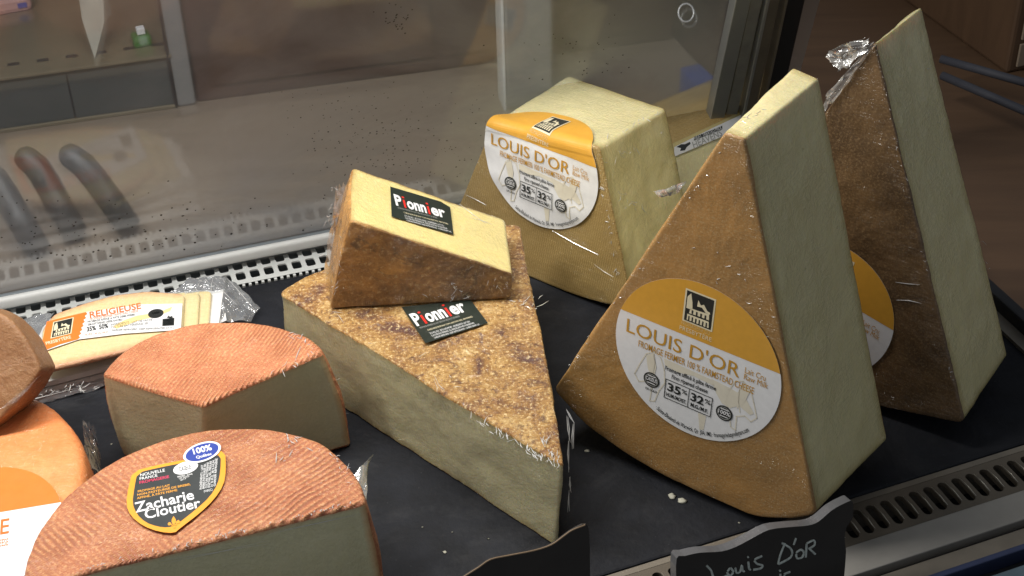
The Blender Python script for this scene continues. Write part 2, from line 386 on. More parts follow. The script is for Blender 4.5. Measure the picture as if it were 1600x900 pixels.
# ---------------------------------------------------------------- lettering
_tc = {}
def text_mesh(s, bold=0., shear=0.):
    k = (s, bold, shear)
    if k in _tc: return _tc[k]
    cu = bpy.data.curves.new('t', 'FONT'); cu.body = s; cu.size = 1; cu.offset = bold; cu.shear = shear; cu.resolution_u = 3
    o = bpy.data.objects.new('t', cu); COL.objects.link(o); dg = bpy.context.evaluated_depsgraph_get(); dg.update()
    me = bpy.data.meshes.new_from_object(o.evaluated_get(dg)); V = np.array([v.co[:2] for v in me.vertices]).reshape(-1, 2); Fc = [tuple(p.vertices) for p in me.polygons]
    bpy.data.objects.remove(o); bpy.data.curves.remove(cu); bpy.data.meshes.remove(me)
    x0 = V[:, 0].min(); V[:, 0] = (V[:, 0]-x0)/(V[:, 0].max()-x0)
    _tc[k] = (V, Fc); return _tc[k]
CAPH = .70
class Print:
    """flat print gathered per colour, placed through a map (x, y, lift) -> world"""
    def __init__(s, mp): s.mp = mp; s.L = {}
    def _m(s, mat): return s.L.setdefault(mat, ([], []))
    def poly(s, mat, pts, lift=0.):
        V, Fc = s._m(mat); b = len(V); V += [(x, y, lift) for x, y in pts]; Fc.append(list(range(b, b+len(pts)))); return s
    def ribbon(s, mat, pts, wd, lift=0., close=False):
        pts = [np.array(p, float) for p in pts]
        if close: pts = pts+[pts[0]]
        for a, b in zip(pts[:-1], pts[1:]):
            d = b-a; l = np.linalg.norm(d)
            if l < 1e-9: continue
            d /= l; q = np.array([-d[1], d[0]])*wd/2; e = d*wd*.35
            s.poly(mat, [a-q-e, b-q+e, b+q+e, a+q-e], lift)
        return s
    def ell(s, mat, cx, cy, rx, ry, lift=0., seg=40, rot=0.):
        c_, s_ = math.cos(rot), math.sin(rot)
        return s.poly(mat, [(cx+rx*math.cos(t)*c_-ry*math.sin(t)*s_, cy+rx*math.cos(t)*s_+ry*math.sin(t)*c_) for t in np.linspace(0, 2*math.pi, seg, endpoint=False)], lift)
    def ring(s, mat, cx, cy, r0, r1, lift=0., seg=40):
        ts = np.linspace(0, 2*math.pi, seg+1)
        for a, b in zip(ts[:-1], ts[1:]):
            s.poly(mat, [(cx+r*math.cos(t), cy+r*math.sin(t)) for r, t in ((r0, a), (r1, a), (r1, b), (r0, b))], lift)
        return s
    def text(s, mat, st, x0, x1, y, h, lift=0., bold=0., shear=0., rot=0., arc=None):
        V0, F0 = text_mesh(st, bold, shear); V, Fc = s._m(mat); b = len(V)
        X = V0[:, 0]*(x1-x0); Y = V0[:, 1]/CAPH*h
        if arc:   # arc = (cx, cy, radius): x is an angle along the lower rim
            cx, cy, r = arc; t = x0+V0[:, 0]*(x1-x0); P = np.c_[cx+(r-Y)*np.cos(t), cy+(r-Y)*np.sin(t)]
        else:
            c_, s_ = math.cos(rot), math.sin(rot); P = np.c_[x0+X*c_-Y*s_, y+X*s_+Y*c_]
        V += [(p[0], p[1], lift) for p in P]; Fc += [[i+b for i in f] for f in F0]; return s
    def build(s, parent, names, cuts=None):
        first = None
        for mat, (V, Fc) in s.L.items():
            V = np.array(V, float)
            if cuts:
                bm = bmesh.new(); vs_ = [bm.verts.new(v) for v in V]
                for f in Fc:
                    try: bm.faces.new([vs_[i] for i in f])
                    except ValueError: pass
                for (p, d) in cuts:
                    bmesh.ops.bisect_plane(bm, geom=bm.verts[:]+bm.edges[:]+bm.faces[:], plane_co=p, plane_no=d)
                bm.verts.index_update(); V = np.array([v.co[:] for v in bm.verts]); Fc = [[v.index for v in f.verts] for f in bm.faces]; bm.free()
            Wd = np.array([s.mp(*v) for v in V])
            par = parent if first is None or parent is None else first
            o = mesh(names.get(mat.name, 'lettering'), Wd, Fc, mat, par, False)
            if first is None: first = o
            elif 'lettering' in o.name or 'drawing' in o.name or 'emblem' in o.name: o['kind'] = 'stuff'
        return first
def ink(name, c, rough=.35, coat=.6):
    return plain(name, c, rough, 0, coat, .04, 200)
I_WHITE = ink('label_white', (.80, .80, .80)); I_GOLD = ink('label_gold', (.70, .36, .045)); I_GOLDTXT = ink('ink_gold', (.56, .29, .03))
I_BLACK = ink('ink_black', (.02, .022, .02)); I_CREAM = ink('ink_cream', (.78, .70, .48)); I_FAINT = ink('ink_faint', (.74, .69, .56)); I_PALE = ink('ink_pale', (.70, .52, .22))
I_ORANGE = ink('label_orange', (.85, .20, .03)); I_ORTXT = ink('ink_orange', (.72, .17, .03)); I_RED = ink('ink_red', (.75, .03, .02)); I_PINK = ink('ink_crimson', (.65, .05, .12))
I_DARK = ink('label_charcoal', (.035, .04, .04)); I_DGREEN = ink('label_black_green', (.018, .026, .02)); I_AMBER = ink('label_amber', (.85, .36, .03)); I_BLUE = ink('label_blue', (.03, .06, .33)); I_W2 = ink('ink_white', (.82, .82, .82))
I_GREY = ink('ink_grey', (.35, .35, .33)); I_AMB2 = ink('ink_amber', (.78, .36, .05)); I_YEL = ink('ink_yellow', (.85, .66, .3))
NM = {}
for m_, nn in ((I_WHITE, 'label'), (I_GOLD, 'colour_band'), (I_FAINT, 'cow_drawing'), (I_CREAM, 'emblem'), (I_BLACK, 'black_lettering'), (I_GOLDTXT, 'gold_lettering'), (I_ORANGE, 'colour_band'), (I_DARK, 'label_panel'),
               (I_AMBER, 'label'), (I_DGREEN, 'label'), (I_W2, 'white_lettering'), (I_RED, 'red_lettering'), (I_PINK, 'crimson_lettering'), (I_BLUE, 'blue_sticker'), (I_GREY, 'grey_lettering'), (I_AMB2, 'amber_lettering'), (I_ORTXT, 'orange_lettering'), (I_PALE, 'pale_lettering'), (I_YEL, 'yellow_swirl')):
    NM[m_.name] = nn

def emblem(p, x0, x1, y0, y1, bl, cr, lift):
    """small church and farmhouse in a dark square"""
    X = lambda a: x0+(x1-x0)*a; Y = lambda b: y0+(y1-y0)*b
    q = lambda m, pts, l: p.poly(m, [(X(a), Y(b)) for a, b in pts], l)
    q(cr, [(-.06, -.05), (1.06, -.05), (1.06, 1.05), (-.06, 1.05)], lift); q(bl, [(0, 0), (1, 0), (1, 1), (0, 1)], lift+.0001)
    q(cr, [(.04, .42), (.04, .80), (.16, .95), (.24, .66), (.27, .42)], lift+.0002)
    q(cr, [(.42, .60), (.44, .82), (.55, .68), (.66, .74), (.8, .58), (.9, .56), (.92, .5), (.75, .5), (.6, .62)], lift+.0002)
    q(cr, [(.16, .28), (.2, .46), (.46, .47), (.88, .50), (.9, .30), (.5, .3)], lift+.0002)
    q(cr, [(.1, .04), (.1, .24), (.9, .25), (.92, .04)], lift+.0002)
    for i in range(4): q(bl, [(.25+i*.16, .30), (.31+i*.16, .30), (.31+i*.16, .42), (.25+i*.16, .42)], lift+.0003)
    for i in range(6): q(bl, [(.15+i*.13, .04), (.2+i*.13, .04), (.2+i*.13, .19), (.15+i*.13, .19)], lift+.0003)

def round_label(p):
    """the round farm label, in units of its own radius"""
    ys = .278; a0 = math.asin(ys)
    p.ell(I_WHITE, 0, 0, 1, 1, 0, 96)
    p.poly(I_GOLD, [(.999*math.cos(t), .999*math.sin(t)) for t in np.linspace(a0, math.pi-a0, 60)], .00012)
    L1, L2, L3 = .0002, .0003, .0004
    # pale cow outlines
    def cow(cx, cy, f):
        pts = [(-.20, .02), (-.14, .17), (-.05, .24), (.04, .20), (.10, .05), (.12, -.12), (.06, -.25), (.02, -.42), (-.04, -.44), (-.03, -.25), (-.12, -.2), (-.2, -.24), (-.26, -.16)]
        p.ribbon(I_FAINT, [(cx+f*x, cy+y) for x, y in pts], .014, L1, True)
        p.ribbon(I_FAINT, [(cx+f*x, cy+y) for x, y in [(-.05, .22), (-.02, .1), (-.03, -.05), (-.06, -.18)]], .012, L1)
        p.poly(I_FAINT, [(cx+f*x, cy+y) for x, y in [(-.14, .15), (-.05, .22), (0, .05), (-.02, -.15), (-.10, -.02)]], L1)
    cow(-.46, -.34, 1); cow(.52, -.24, -1)
    p.poly(I_FAINT, [(.2, -.14), (.45, -.16), (.62, -.2), (.74, -.36), (.70, -.40), (.56, -.34), (.46, -.42), (.36, -.40), (.28, -.3)], L1-.00005)
    p.poly(I_FAINT, [(-.38, -.13), (.2, -.15), (.25, -.22), (.0, -.2), (-.2, -.24), (-.36, -.22)], L1-.00005)
    p.poly(I_FAINT, [(.10, -.66), (.2, -.66), (.19, -.86), (.14, -.88)], L1-.00005)
    emblem(p, -.195, .125, .475, .855, I_BLACK, I_CREAM, L2)
    p.text(I_PALE, 'FROMAGERIE DU', -.22, .12, .405, .045, L2); p.text(I_CREAM, 'PRESBYTÈRE', -.235, .15, .33, .055, L2)
    p.text(I_GOLDTXT, "LOUIS D'OR", -.87, .515, .02, .18, L2, .003)
    p.text(I_GOLDTXT, 'FROMAGE FERMIER 100 % FARMSTEAD CHEESE', -.706, .704, -.112, .088, L2, .004)
    p.text(I_GOLDTXT, 'Lait Cru', .57, .81, .115, .075, L2); p.text(I_GOLDTXT, 'Raw Milk', .57, .85, .03, .075, L2)
    p.text(I_BLACK, 'Fromage affiné à pâte ferme', -.352, .274, -.268, .055, L3, .02); p.text(I_BLACK, 'Firm ripened cheese', -.262, .18, -.35, .055, L3, .02)
    p.ribbon(I_BLACK, [(-.328, -.645), (.248, -.645), (.248, -.388), (-.328, -.388)], .010, L3, True); p.ribbon(I_BLACK, [(-.035, -.645), (-.035, -.388)], .009, L3)
    p.text(I_BLACK, '35', -.30, -.135, -.53, .105, L3, .03); p.text(I_BLACK, '%', -.125, -.055, -.49, .06, L3, .01)
    p.text(I_BLACK, '32', -.01, .15, -.53, .105, L3, .03); p.text(I_BLACK, '%', .16, .235, -.49, .06, L3, .01)
    p.text(I_BLACK, 'HUM./MOIST.', -.305, -.055, -.612, .05, L3, .03); p.text(I_BLACK, 'M.G./M.F.', .0, .215, -.612, .05, L3, .03)
    for cx, cy, a, b in ((-.503, -.486, 'CASEUS', '2010'), (.405, -.515, '100%', 'LAIT')):
        p.ell(I_BLACK, cx, cy, .10, .10, L3); p.ring(I_GREY, cx, cy, .074, .082, L3+.0001)
        p.text(I_W2, a, cx-.07, cx+.07, cy-.018, .05, L3+.0001, .02)
        p.ribbon(I_W2, [(cx-.045, cy-.045), (cx+.045, cy-.045)], .012, L3+.0001); p.ribbon(I_W2, [(cx-.045, cy+.052), (cx+.045, cy+.052)], .012, L3+.0001)
    p.text(I_BLACK, 'OR GOLD', -.57, -.42, -.64, .03, L3, .02)
    p.text(I_BLACK, '· Sainte-Élisabeth de Warwick, Qc  J0A 1M0 · fromageriedupresbytere.com', math.radians(245)-.03, math.radians(320), 0, .055, L3, .01, arc=(0, 0, .945))
    return p

# ---------------------------------------------------------------- film pieces and creases
def crumple(name, parent, quad, O, n, amp=.006, nu=22, nv=16, mat=None, ragged=.12, freq=90, lift=.002, label=None):
    n = np.array(n, float); n /= np.linalg.norm(n)
    Q = hit(quad, O, n) if len(quad[0]) == 2 else np.array(quad, float)
    if (CAM-Q[0])@n < 0: n = -n
    V = []
    sd = Vector((random.random()*9, random.random()*9, 0))
    for i in range(nu+1):
        for j in range(nv+1):
            a, b = i/nu, j/nv
            rg = ragged*noise.noise(Vector((a*7, b*7, 0))+sd)*(1-abs(2*b-1)*.3)
            a2 = min(1.1, max(-.1, a+rg*.5)); b2 = b+rg*.6
            p = (Q[0]*(1-a2)*(1-b2)+Q[1]*a2*(1-b2)+Q[2]*a2*b2+Q[3]*(1-a2)*b2)
            q = Vector(p)*freq+sd
            d = noise.fractal(q, 1, 2, 3); p = p+n*(lift+amp*abs(d))
            p = p+np.array(noise.noise_vector(q*.7))*amp*.45
            V.append(p)
    Fc = [(i*(nv+1)+j, (i+1)*(nv+1)+j, (i+1)*(nv+1)+j+1, i*(nv+1)+j+1) for i in range(nu) for j in range(nv)]
    o = mesh(name, V, Fc, mat or FILM, parent, True)
    if label: o['label'] = label
    return o
CREASE = M('film_crease_glint', (.8, .8, .78), .25); CREASE.b.inputs['Transmission Weight'].default_value = .35; CREASE.b.inputs['IOR'].default_value = 1.3
CREASE = CREASE.m
def creases(parent, O, n, segs, count=1, jit=4, ang=.15, wd=.0006, mat=None, name='film_crease_glint'):
    """raised folds of film lying on a face, whitened to read as lamp glints; segs are (x0,y0,x1,y1)"""
    n = np.array(n, float); mb = MB()
    for s in segs:
        for k in range(count):
            x0, y0, x1, y1 = s[:4]; t = random.random() if count > 1 else 0
            if count > 1 and len(s) > 4:      # scatter short folds along the segment; s[4:]=dx,dy of a fold
                ll = random.uniform(.2, .8); cx = x0+(x1-x0)*t+random.gauss(0, jit); cy = y0+(y1-y0)*t+random.gauss(0, jit)
                a, b = (cx, cy), (cx+s[4]*ll+random.gauss(0, abs(s[5])*ang+1), cy+s[5]*ll+random.gauss(0, abs(s[4])*ang+1))
            else: a, b = (x0+random.gauss(0, jit), y0+random.gauss(0, jit)), (x1+random.gauss(0, jit), y1+random.gauss(0, jit))
            m = ((a[0]+b[0])/2+random.gauss(0, 1.2), (a[1]+b[1])/2+random.gauss(0, 1.2))
            P = hit([a, m, b], O, n); nn = n if (CAM-P[0])@n > 0 else -n
            P = P+nn*.0004
            mb.tube(P, [wd*.15, wd*random.uniform(.35, .7), wd*.15], 4)
    o = mb.build(name, mat or FILM_GLINT, parent); o['kind'] = 'stuff'; return o

# ================================================================= THE SETTING
DECK_M = plain('deck_slate', (.0075, .0085, .012), .72, 0, 0, .35, 40, .0006)
_b = DECK_M.node_tree.nodes['Principled BSDF']; _b.inputs['Specular IOR Level'].default_value = .3
_N = DECK_M.node_tree.nodes; _g = _N.new('ShaderNodeNewGeometry'); _a = _N.new('ShaderNodeTexNoise'); _a.inputs['Scale'].default_value = 9; _a.inputs['Detail'].default_value = 8; _a.inputs['Roughness'].default_value = .7; _a.inputs['Distortion'].default_value = 1.5
_v = _N.new('ShaderNodeTexVoronoi'); _v.inputs['Scale'].default_value = 95
_r1 = _N.new('ShaderNodeValToRGB'); _r1.color_ramp.elements[0].position = .5; _r1.color_ramp.elements[0].color = (0, 0, 0, 1); _r1.color_ramp.elements[1].position = .75; _r1.color_ramp.elements[1].color = (.35, .35, .35, 1)
_r2 = _N.new('ShaderNodeValToRGB'); _r2.color_ramp.elements[0].position = .03; _r2.color_ramp.elements[0].color = (.6, .6, .6, 1); _r2.color_ramp.elements[1].position = .05; _r2.color_ramp.elements[1].color = (0, 0, 0, 1)
_m = _N.new('ShaderNodeMath'); _m.operation = 'MAXIMUM'; _x = _N.new('ShaderNodeMix'); _x.data_type = 'RGBA'; _x.inputs[7].default_value = (.06, .06, .062, 1)
_l = DECK_M.node_tree.links; _l.new(_g.outputs['Position'], _a.inputs['Vector']); _l.new(_g.outputs['Position'], _v.inputs['Vector']); _l.new(_a.outputs['Fac'], _r1.inputs[0]); _l.new(_v.outputs['Distance'], _r2.inputs[0])
_l.new(_r1.outputs[0], _m.inputs[0]); _l.new(_r2.outputs[0], _m.inputs[1]); _l.new(_m.outputs[0], _x.inputs[0]); _l.new(_b.inputs['Base Color'].links[0].from_socket, _x.inputs[6]); _l.new(_x.outputs[2], _b.inputs['Base Color'])
WHITE_P = plain('enamel_white_grey', (.60, .61, .59), .42, 0, 0, .04, 30)
GREY_P = plain('channel_grey', (.27, .30, .32), .45, 0, 0, .06, 30)
STEEL = plain('brushed_steel', (.30, .285, .26), .5, .35, 0, .1, 25)
STEEL_D = plain('steel_dull', (.20, .175, .14), .45, .5, 0, .15, 30)
ALU = plain('aluminium', (.40, .41, .40), .38, .7, 0, .06, 30)
BLACKP = plain('black_plastic', (.012, .012, .014), .5, 0, 0, .2, 30)
mwood = M('counter_wood', (.3, .2, .12), .5); gC = mwood.coord('geo')
mwood.col(mwood.mix(mwood.noise(mwood.map(gC, (2, 22, 4), (0, 0, PS)), 2.2, 6, .6, .6), (.155, .115, .080), (.27, .215, .16))); WOOD = mwood.m
mwd = M('wood_dark', (.1, .06, .035), .55); gC = mwd.coord('geo')
mwd.col(mwd.mix(mwd.noise(mwd.map(gC, (2, 18, 4), (0, 0, PS)), 2.5, 6, .6, .6), (.055, .030, .016), (.12, .068, .036))); WOOD_D = mwd.m

XE = .757      # right end of the deck
mb = MB(); q_ = [W(-1.3, .690, 0), W(XE, .690, 0), WR(.70, 1.1415, 0), WR(-1.3, 1.1415, 0)]
mb.add([p-CZ*.012 for p in q_]+q_, [(3, 2, 1, 0), (4, 5, 6, 7)]+[(i, (i+1) % 4, 4+(i+1) % 4, 4+i) for i in range(4)])
setp(bevel(mb.build('deck_mat', DECK_M), .002), kind='structure')
mb = MB(); mb.box(-1.6, 3.2, -.2, 4.2, -.34, -.30)
setp(mb.build('case_floor', BLACKP), kind='structure')

# toothed edge strip of the mat
mb = MB(); x = -1.0
while x < .68:
    mb.box(x, x+.0024, 1.1417, 1.1447, -.004, .0006, WR); x += .0058
t_ = thing('mat_edge_strip', WR(0, 1.139, 0), 'pale toothed strip along the back edge of the black deck', 'edge strip')
o = mb.build('tooth_row', WHITE_P, t_); o['kind'] = 'stuff'

def perforated(name, parent, x0, x1, prof, mat, pitch, hw, rows, rad, thick=.0012, skew=0., FR=WR):
    """a sheet along X with rounded slots; prof(v) -> (y, z); rows are (v centre, half length)"""
    mb = MB(); vs0 = 0.; n = int((x1-x0)/pitch)
    bands = []; v = 0.
    for vc, hl in rows: bands.append((v, vc-hl-.0012, None)); bands.append((vc-hl-.0012, vc+hl+.0012, (vc, hl))); v = vc+hl+.0012
    bands.append((v, 1e9, None))
    L = prof(None)
    P3 = lambda x, v, d=0: FR(x+skew*v, *prof(v, d))
    for a, b, h in bands:
        b = min(b, L)
        if b <= a: continue
        if h is None:
            mb.add([P3(x0, a), P3(x1, a), P3(x1, b), P3(x0, b)], [(0, 1, 2, 3)]); continue
        vc, hl = h
        for i in range(n):
            xa = x0+i*pitch; xb = xa+pitch; xc = (xa+xb)/2; N8 = 16; inner = []; outer = []
            for k in range(N8):
                t = 2*math.pi*(k+.5)/N8; cx, sy = math.cos(t), math.sin(t)
                ex = math.copysign(min(1, abs(cx)*1.45)**.8, cx); ey = math.copysign(min(1, abs(sy)*1.45)**.8, sy)
                # superellipse
                sx_ = abs(cx)**(2/5.)*math.copysign(1, cx); sy_ = abs(sy)**(2/5.)*math.copysign(1, sy)
                if rad == 'slot':
                    r = hw; yy = sy*r+math.copysign(hl-r, sy); inner.append((xc+cx*r, vc+yy))
                else: inner.append((xc+hw*sx_, vc+hl*sy_))
                m = max(abs(cx), abs(sy)); outer.append((xc+(pitch/2)*cx/m, (a+b)/2+(b-a)/2*sy/m))
            V = [P3(*p) for p in outer]+[P3(*p) for p in inner]+[P3(p[0], p[1], thick) for p in inner]
            Fc = [(k, (k+1) % N8, N8+(k+1) % N8, N8+k) for k in range(N8)]+[(N8+k, N8+(k+1) % N8, 2*N8+(k+1) % N8, 2*N8+k) for k in range(N8)]
            mb.add(V, Fc)
            # corner fill
            for cxn, cyn in ((xa, a), (xb, a), (xb, b), (xa, b)):
                q = sorted(range(N8), key=lambda k: (outer[k][0]-cxn)**2+(outer[k][1]-cyn)**2)[:2]
                mb.add([P3(*outer[q[0]]), P3(cxn, cyn), P3(*outer[q[1]])], [(0, 1, 2)])
        xa = x0+n*pitch
        if xa < x1-1e-6: mb.add([P3(xa, a), P3(x1, a), P3(x1, b), P3(xa, b)], [(0, 1, 2, 3)])
    return mb.build(name, mat, parent)

# rear air duct: a perforated strip, a white rounded bar and a grey channel
def rprof(v, d=0):
    if v is None: return .0425
    return (1.1447+v, .001-d)
XR = .665
t_ = thing('rear_duct_rail', WR(0, 1.16, 0), 'white perforated rear duct rail with rounded bar running behind the cheeses', 'rail')
perforated('perforated_strip', t_, -1.0, XR, rprof, WHITE_P, .0129, .0043, [(.0125, .0062), (.0290, .0062)], 'sq', .0016)
mb = MB(); mb.box(-1.0, XR, 1.1447, 1.20, -.030, -.026, WR); mb.build('duct_floor', plain('duct_dark', (.05, .055, .05), .6), t_)
mb = MB(); mb.box(-1.0, XR, 1.1425, 1.1446, -.03, -.0045, WR); mb.build('duct_lip', GREY_P, t_)
mb = MB(); mb.box(-1.0, XR, 1.1690, 1.1765, .0065, .0180, WR); o = bevel(mb.build('round_bar', plain('enamel_white', (.82, .82, .79), .4, 0, 0, .03, 30), t_, True), .0036, 5)
mb = MB(); mb.box(-1.0, XR, 1.1767, 1.1812, .0, .0168, WR); bevel(mb.build('channel', GREY_P, t_), .0010)
mb = MB(); mb.box(-1.0, XR, 1.1873, 1.1885, -.03, -.002, WR); mb.build('duct_wall', GREY_P, t_)

# leaning rear glass with condensation
TAU = R_(15)
def G(x, s, d=0.):  # x along the rail, s up the glass, d towards the customer
    return WR(x, 1.1875-s*math.sin(TAU)-d*math.cos(TAU), -.004+s*math.cos(TAU)-d*math.sin(TAU))
gn = M('foggy_glass'); tr = gn.n('BsdfTransparent'); tr.inputs[0].default_value = (.78, .82, .86, 1)
rfr = gn.n('BsdfRefraction'); rfr.inputs['IOR'].default_value = 1.03; rfr.inputs['Roughness'].default_value = .32; rfr.inputs[0].default_value = (.80, .83, .86, 1)
thru = gn.n('MixShader'); thru.inputs[0].default_value = .22; gn.l(tr.outputs[0], thru.inputs[1]); gn.l(rfr.outputs[0], thru.inputs[2])
gl = gn.n('BsdfGlossy'); gl.inputs['Roughness'].default_value = .085
df = gn.n('BsdfDiffuse'); df.inputs[0].default_value = (.60, .62, .65, 1)
fr = gn.n('Fresnel'); fr.inputs[0].default_value = 1.5
uvm = gn.n('Attribute', attribute_name='loc').outputs['Vector']
sep = gn.n('SeparateXYZ'); gn.l(uvm, sep.inputs[0])
wet = gn.n('MapRange'); gn.l(sep.outputs[1], wet.inputs[0]); wet.inputs[1].default_value = .09; wet.inputs[2].default_value = .03; wet.inputs[3].default_value = .75; wet.inputs[4].default_value = 4.2
a_ = gn.n('MixShader'); gn.l(gn.math('MULTIPLY', gn.math('ADD', fr.outputs[0], .035), wet.outputs[0]), a_.inputs[0]); gn.l(thru.outputs[0], a_.inputs[1]); gn.l(gl.outputs[0], a_.inputs[2])
fog0 = gn.ramp(gn.noise(gn.map(uvm, (1, 1.5, 1), (0, 0, .6)), 6, 5, .55, .5), [(.40, .12), (.58, .38)])
fx = gn.n('MapRange'); gn.l(sep.outputs[0], fx.inputs[0]); fx.inputs[1].default_value = -.02; fx.inputs[2].default_value = .12; fx.inputs[3].default_value = .35; fx.inputs[4].default_value = 1.1
fog = gn.math('MULTIPLY', fog0, fx.outputs[0])
low = gn.n('MapRange'); gn.l(sep.outputs[1], low.inputs[0]); low.inputs[1].default_value = .22; low.inputs[2].default_value = .03; low.inputs[3].default_value = .55; low.inputs[4].default_value = 1.9
b_ = gn.n('MixShader'); vl = gn.n('MapRange'); gn.l(sep.outputs[1], vl.inputs[0]); vl.inputs[1].default_value = .075; vl.inputs[2].default_value = .01; vl.inputs[3].default_value = .05; vl.inputs[4].default_value = .34
gn.l(gn.math('ADD', vl.outputs[0], gn.math('MULTIPLY', fog, low.outputs[0])), b_.inputs[0]); gn.l(a_.outputs[0], b_.inputs[1]); gn.l(df.outputs[0], b_.inputs[2])
gn.l(b_.outputs[0], gn.N['Material Output'].inputs[0])
t_ = thing('rear_glass_door', WR(0, 1.2175, 0), 'misted leaning rear glass door behind the perforated rail', 'glass door')
V = []; uvv = []
for x, s_ in ((-1.0, 0), (.655, 0), (.655, .46), (-1.0, .46)): V.append(G(x, s_)); uvv.append((x, s_, 0))
mesh('glass_pane', V, [(0, 1, 2, 3)], gn.m, t_, False, dict(loc=uvv))
# drops on the pane
mb = MB(); rr = random.Random(3)
def gpos(px):
    nG = np.cross(G(1, 0)-G(0, 0), G(0, 1)-G(0, 0)); return hit([px], G(0, 0), nG)[0], nG/np.linalg.norm(nG)
def drop(px, r):
    p, nG = gpos(px); nn = nG if (CAM-p)@nG > 0 else -nG
    a = CX; b = np.cross(nn, a); V = [p+nn*r*.75]
    for k in range(7):
        t = 2*math.pi*k/7; V.append(p+nn*r*.45+.75*r*(a*math.cos(t)+b*math.sin(t)))
    for k in range(7):
        t = 2*math.pi*k/7; V.append(p+nn*.0002+r*(a*math.cos(t)+b*math.sin(t)))
    Fc = [(0, 1+k, 1+(k+1) % 7) for k in range(7)]+[(1+k, 8+k, 8+(k+1) % 7, 1+(k+1) % 7) for k in range(7)]
    mb.add(V, Fc)
for _ in range(170): drop((rr.gauss(610, 75), rr.gauss(225, 38)), rr.uniform(.0003, .0008))
for _ in range(90): drop((rr.uniform(420, 760), rr.uniform(140, 290)), rr.uniform(.0003, .0006))
for _ in range(120): drop((rr.gauss(170, 110), rr.gauss(372, 30)), rr.uniform(.0004, .0012))
for _ in range(40): drop((rr.gauss(900, 50), rr.gauss(90, 25)), rr.uniform(.0004, .0009))
for _ in range(60): drop((rr.uniform(0, 560), rr.uniform(300, 400)), rr.uniform(.0004, .0009))
for _ in range(30): drop((rr.gauss(620, 18), rr.gauss(32, 10)), rr.uniform(.0005, .0010))
DROP = M('water_drop', (.06, .055, .05), .08); DROP.b.inputs['Specular IOR Level'].default_value = .6
o = mb.build('condensation_drops', DROP.m, t_, True); o['kind'] = 'stuff'

# beyond the glass: work counter, cabinet
mb = MB(); mb.box(-1.6, .66, 1.192, 3.6, -.03, -.006, WR); setp(mb.build('back_counter', WOOD), kind='structure')
mb = MB(); mb.box(XE+.03, 3.0, .2, 3.6, -.06, -.02); mb.box(.70, XE+.028, 1.32, 3.6, -.062, -.021); setp(mb.build('side_counter', WOOD_D), kind='structure')
mb = MB(); mb.box(-1.6, 3.0, 3.0, 3.05, -.03, 1.2); setp(mb.build('back_wall', WOOD_D), kind='structure')
exec_late = []

# dark cabinet right of the grey strip, grey-green tray to its left
def cbox(name, label, cat, x0, x1, y0, y1, z0, z1, mat, bv=.003, parts=()):
    t = thing(name, W((x0+x1)/2, (y0+y1)/2, z0), label, cat)
    mb = MB(); mb.box(x0, x1, y0, y1, z0, z1); bevel(mb.build('body', mat, t), bv)
    for nm, (a, b, c, d, e, f), mt in parts:
        mb = MB(); mb.box(a, b, c, d, e, f); bevel(mb.build(nm, mt, t), .001)
    return t
GG = plain('grey_green', (.12, .125, .11), .5, 0, 0, .15, 8); GG2 = plain('grey_green_dark', (.055, .062, .06), .5, 0, 0, .15, 8)
BRD = plain('brown_cabinet', (.065, .036, .027), .5, 0, 0, .25, 6); PGR = plain('pale_grey_post', (.19, .19, .185), .5, 0, 0, .05, 6)
def pbox(name, label, cat, pl_, pr_, depth, h, mat, z0=-.006, bv=.003, parts=None):
    A = at([pl_], z0)[0]; B = at([pr_], z0)[0]; ex = B-A; Lx = np.linalg.norm(ex); ex = ex/Lx; ey = np.cross(CZ, ex)
    fm = lambda x, y, z: A+ex*x+ey*y+CZ*z
    t = thing(name, (A+B)/2, label, cat); mb = MB(); mb.box(0, Lx, 0, depth, 0, h, fm); bevel(mb.build('body', mat, t), bv)
    for nm, (a, b, c, d, e, f), mt in (parts(Lx) if parts else ()):
        mb = MB(); mb.box(a, b, c, d, e, f, fm); bevel(mb.build(nm, mt, t), .0008)
    return t
TT = plain('tray_top', (.16, .13, .08), .5, 0, 0, .2, 6)
pbox('tray_cabinet', 'grey-green metal cabinet behind the rear glass at the far left', 'cabinet', (-90, 219), (277, 166), .6, .060, GG2, parts=lambda L:
     [('top_plate', (-.01, L+.004, -.004, .6, .0605, .064), TT), ('base_trim', (0, L, -.004, -.0005, 0, .004), TT), ('seam', (L*.56, L*.56+.0015, -.0012, -.0003, .004, .058), BLACKP)]+[('vent_slot', (.02+i*.03, .032+i*.03, .02, .026, .0643, .0650), BLACKP) for i in range(8)])
pbox('divider_strip', 'flat grey upright strip standing beside the grey-green cabinet behind the glass', 'divider', (278, 168), (307, 164), .012, .30, PGR, parts=lambda L: [('edge_trim', (-.003, -.0005, -.001, .010, 0, .30), BLACKP)])
pbox('brown_cabinet', 'dark brown cabinet behind the middle of the misted glass', 'cabinet', (309, 160), (1052, 62), .5, .34, BRD, parts=lambda L:
     [('door_panel', (.02, L*.5-.01, -.004, -.0005, .02, .33), BRD), ('door_panel', (L*.5+.01, L-.02, -.004, -.0005, .02, .33), BRD)])
pbox('upright_post', 'pale grey upright post behind the glass above the half-wrapped trapezoid wedge', 'post', (792, 172), (864, 163), .03, .36, PGR, parts=lambda L: [('edge_trim', (-.0035, -.0005, -.002, .03, 0, .36), WHITE_P)])

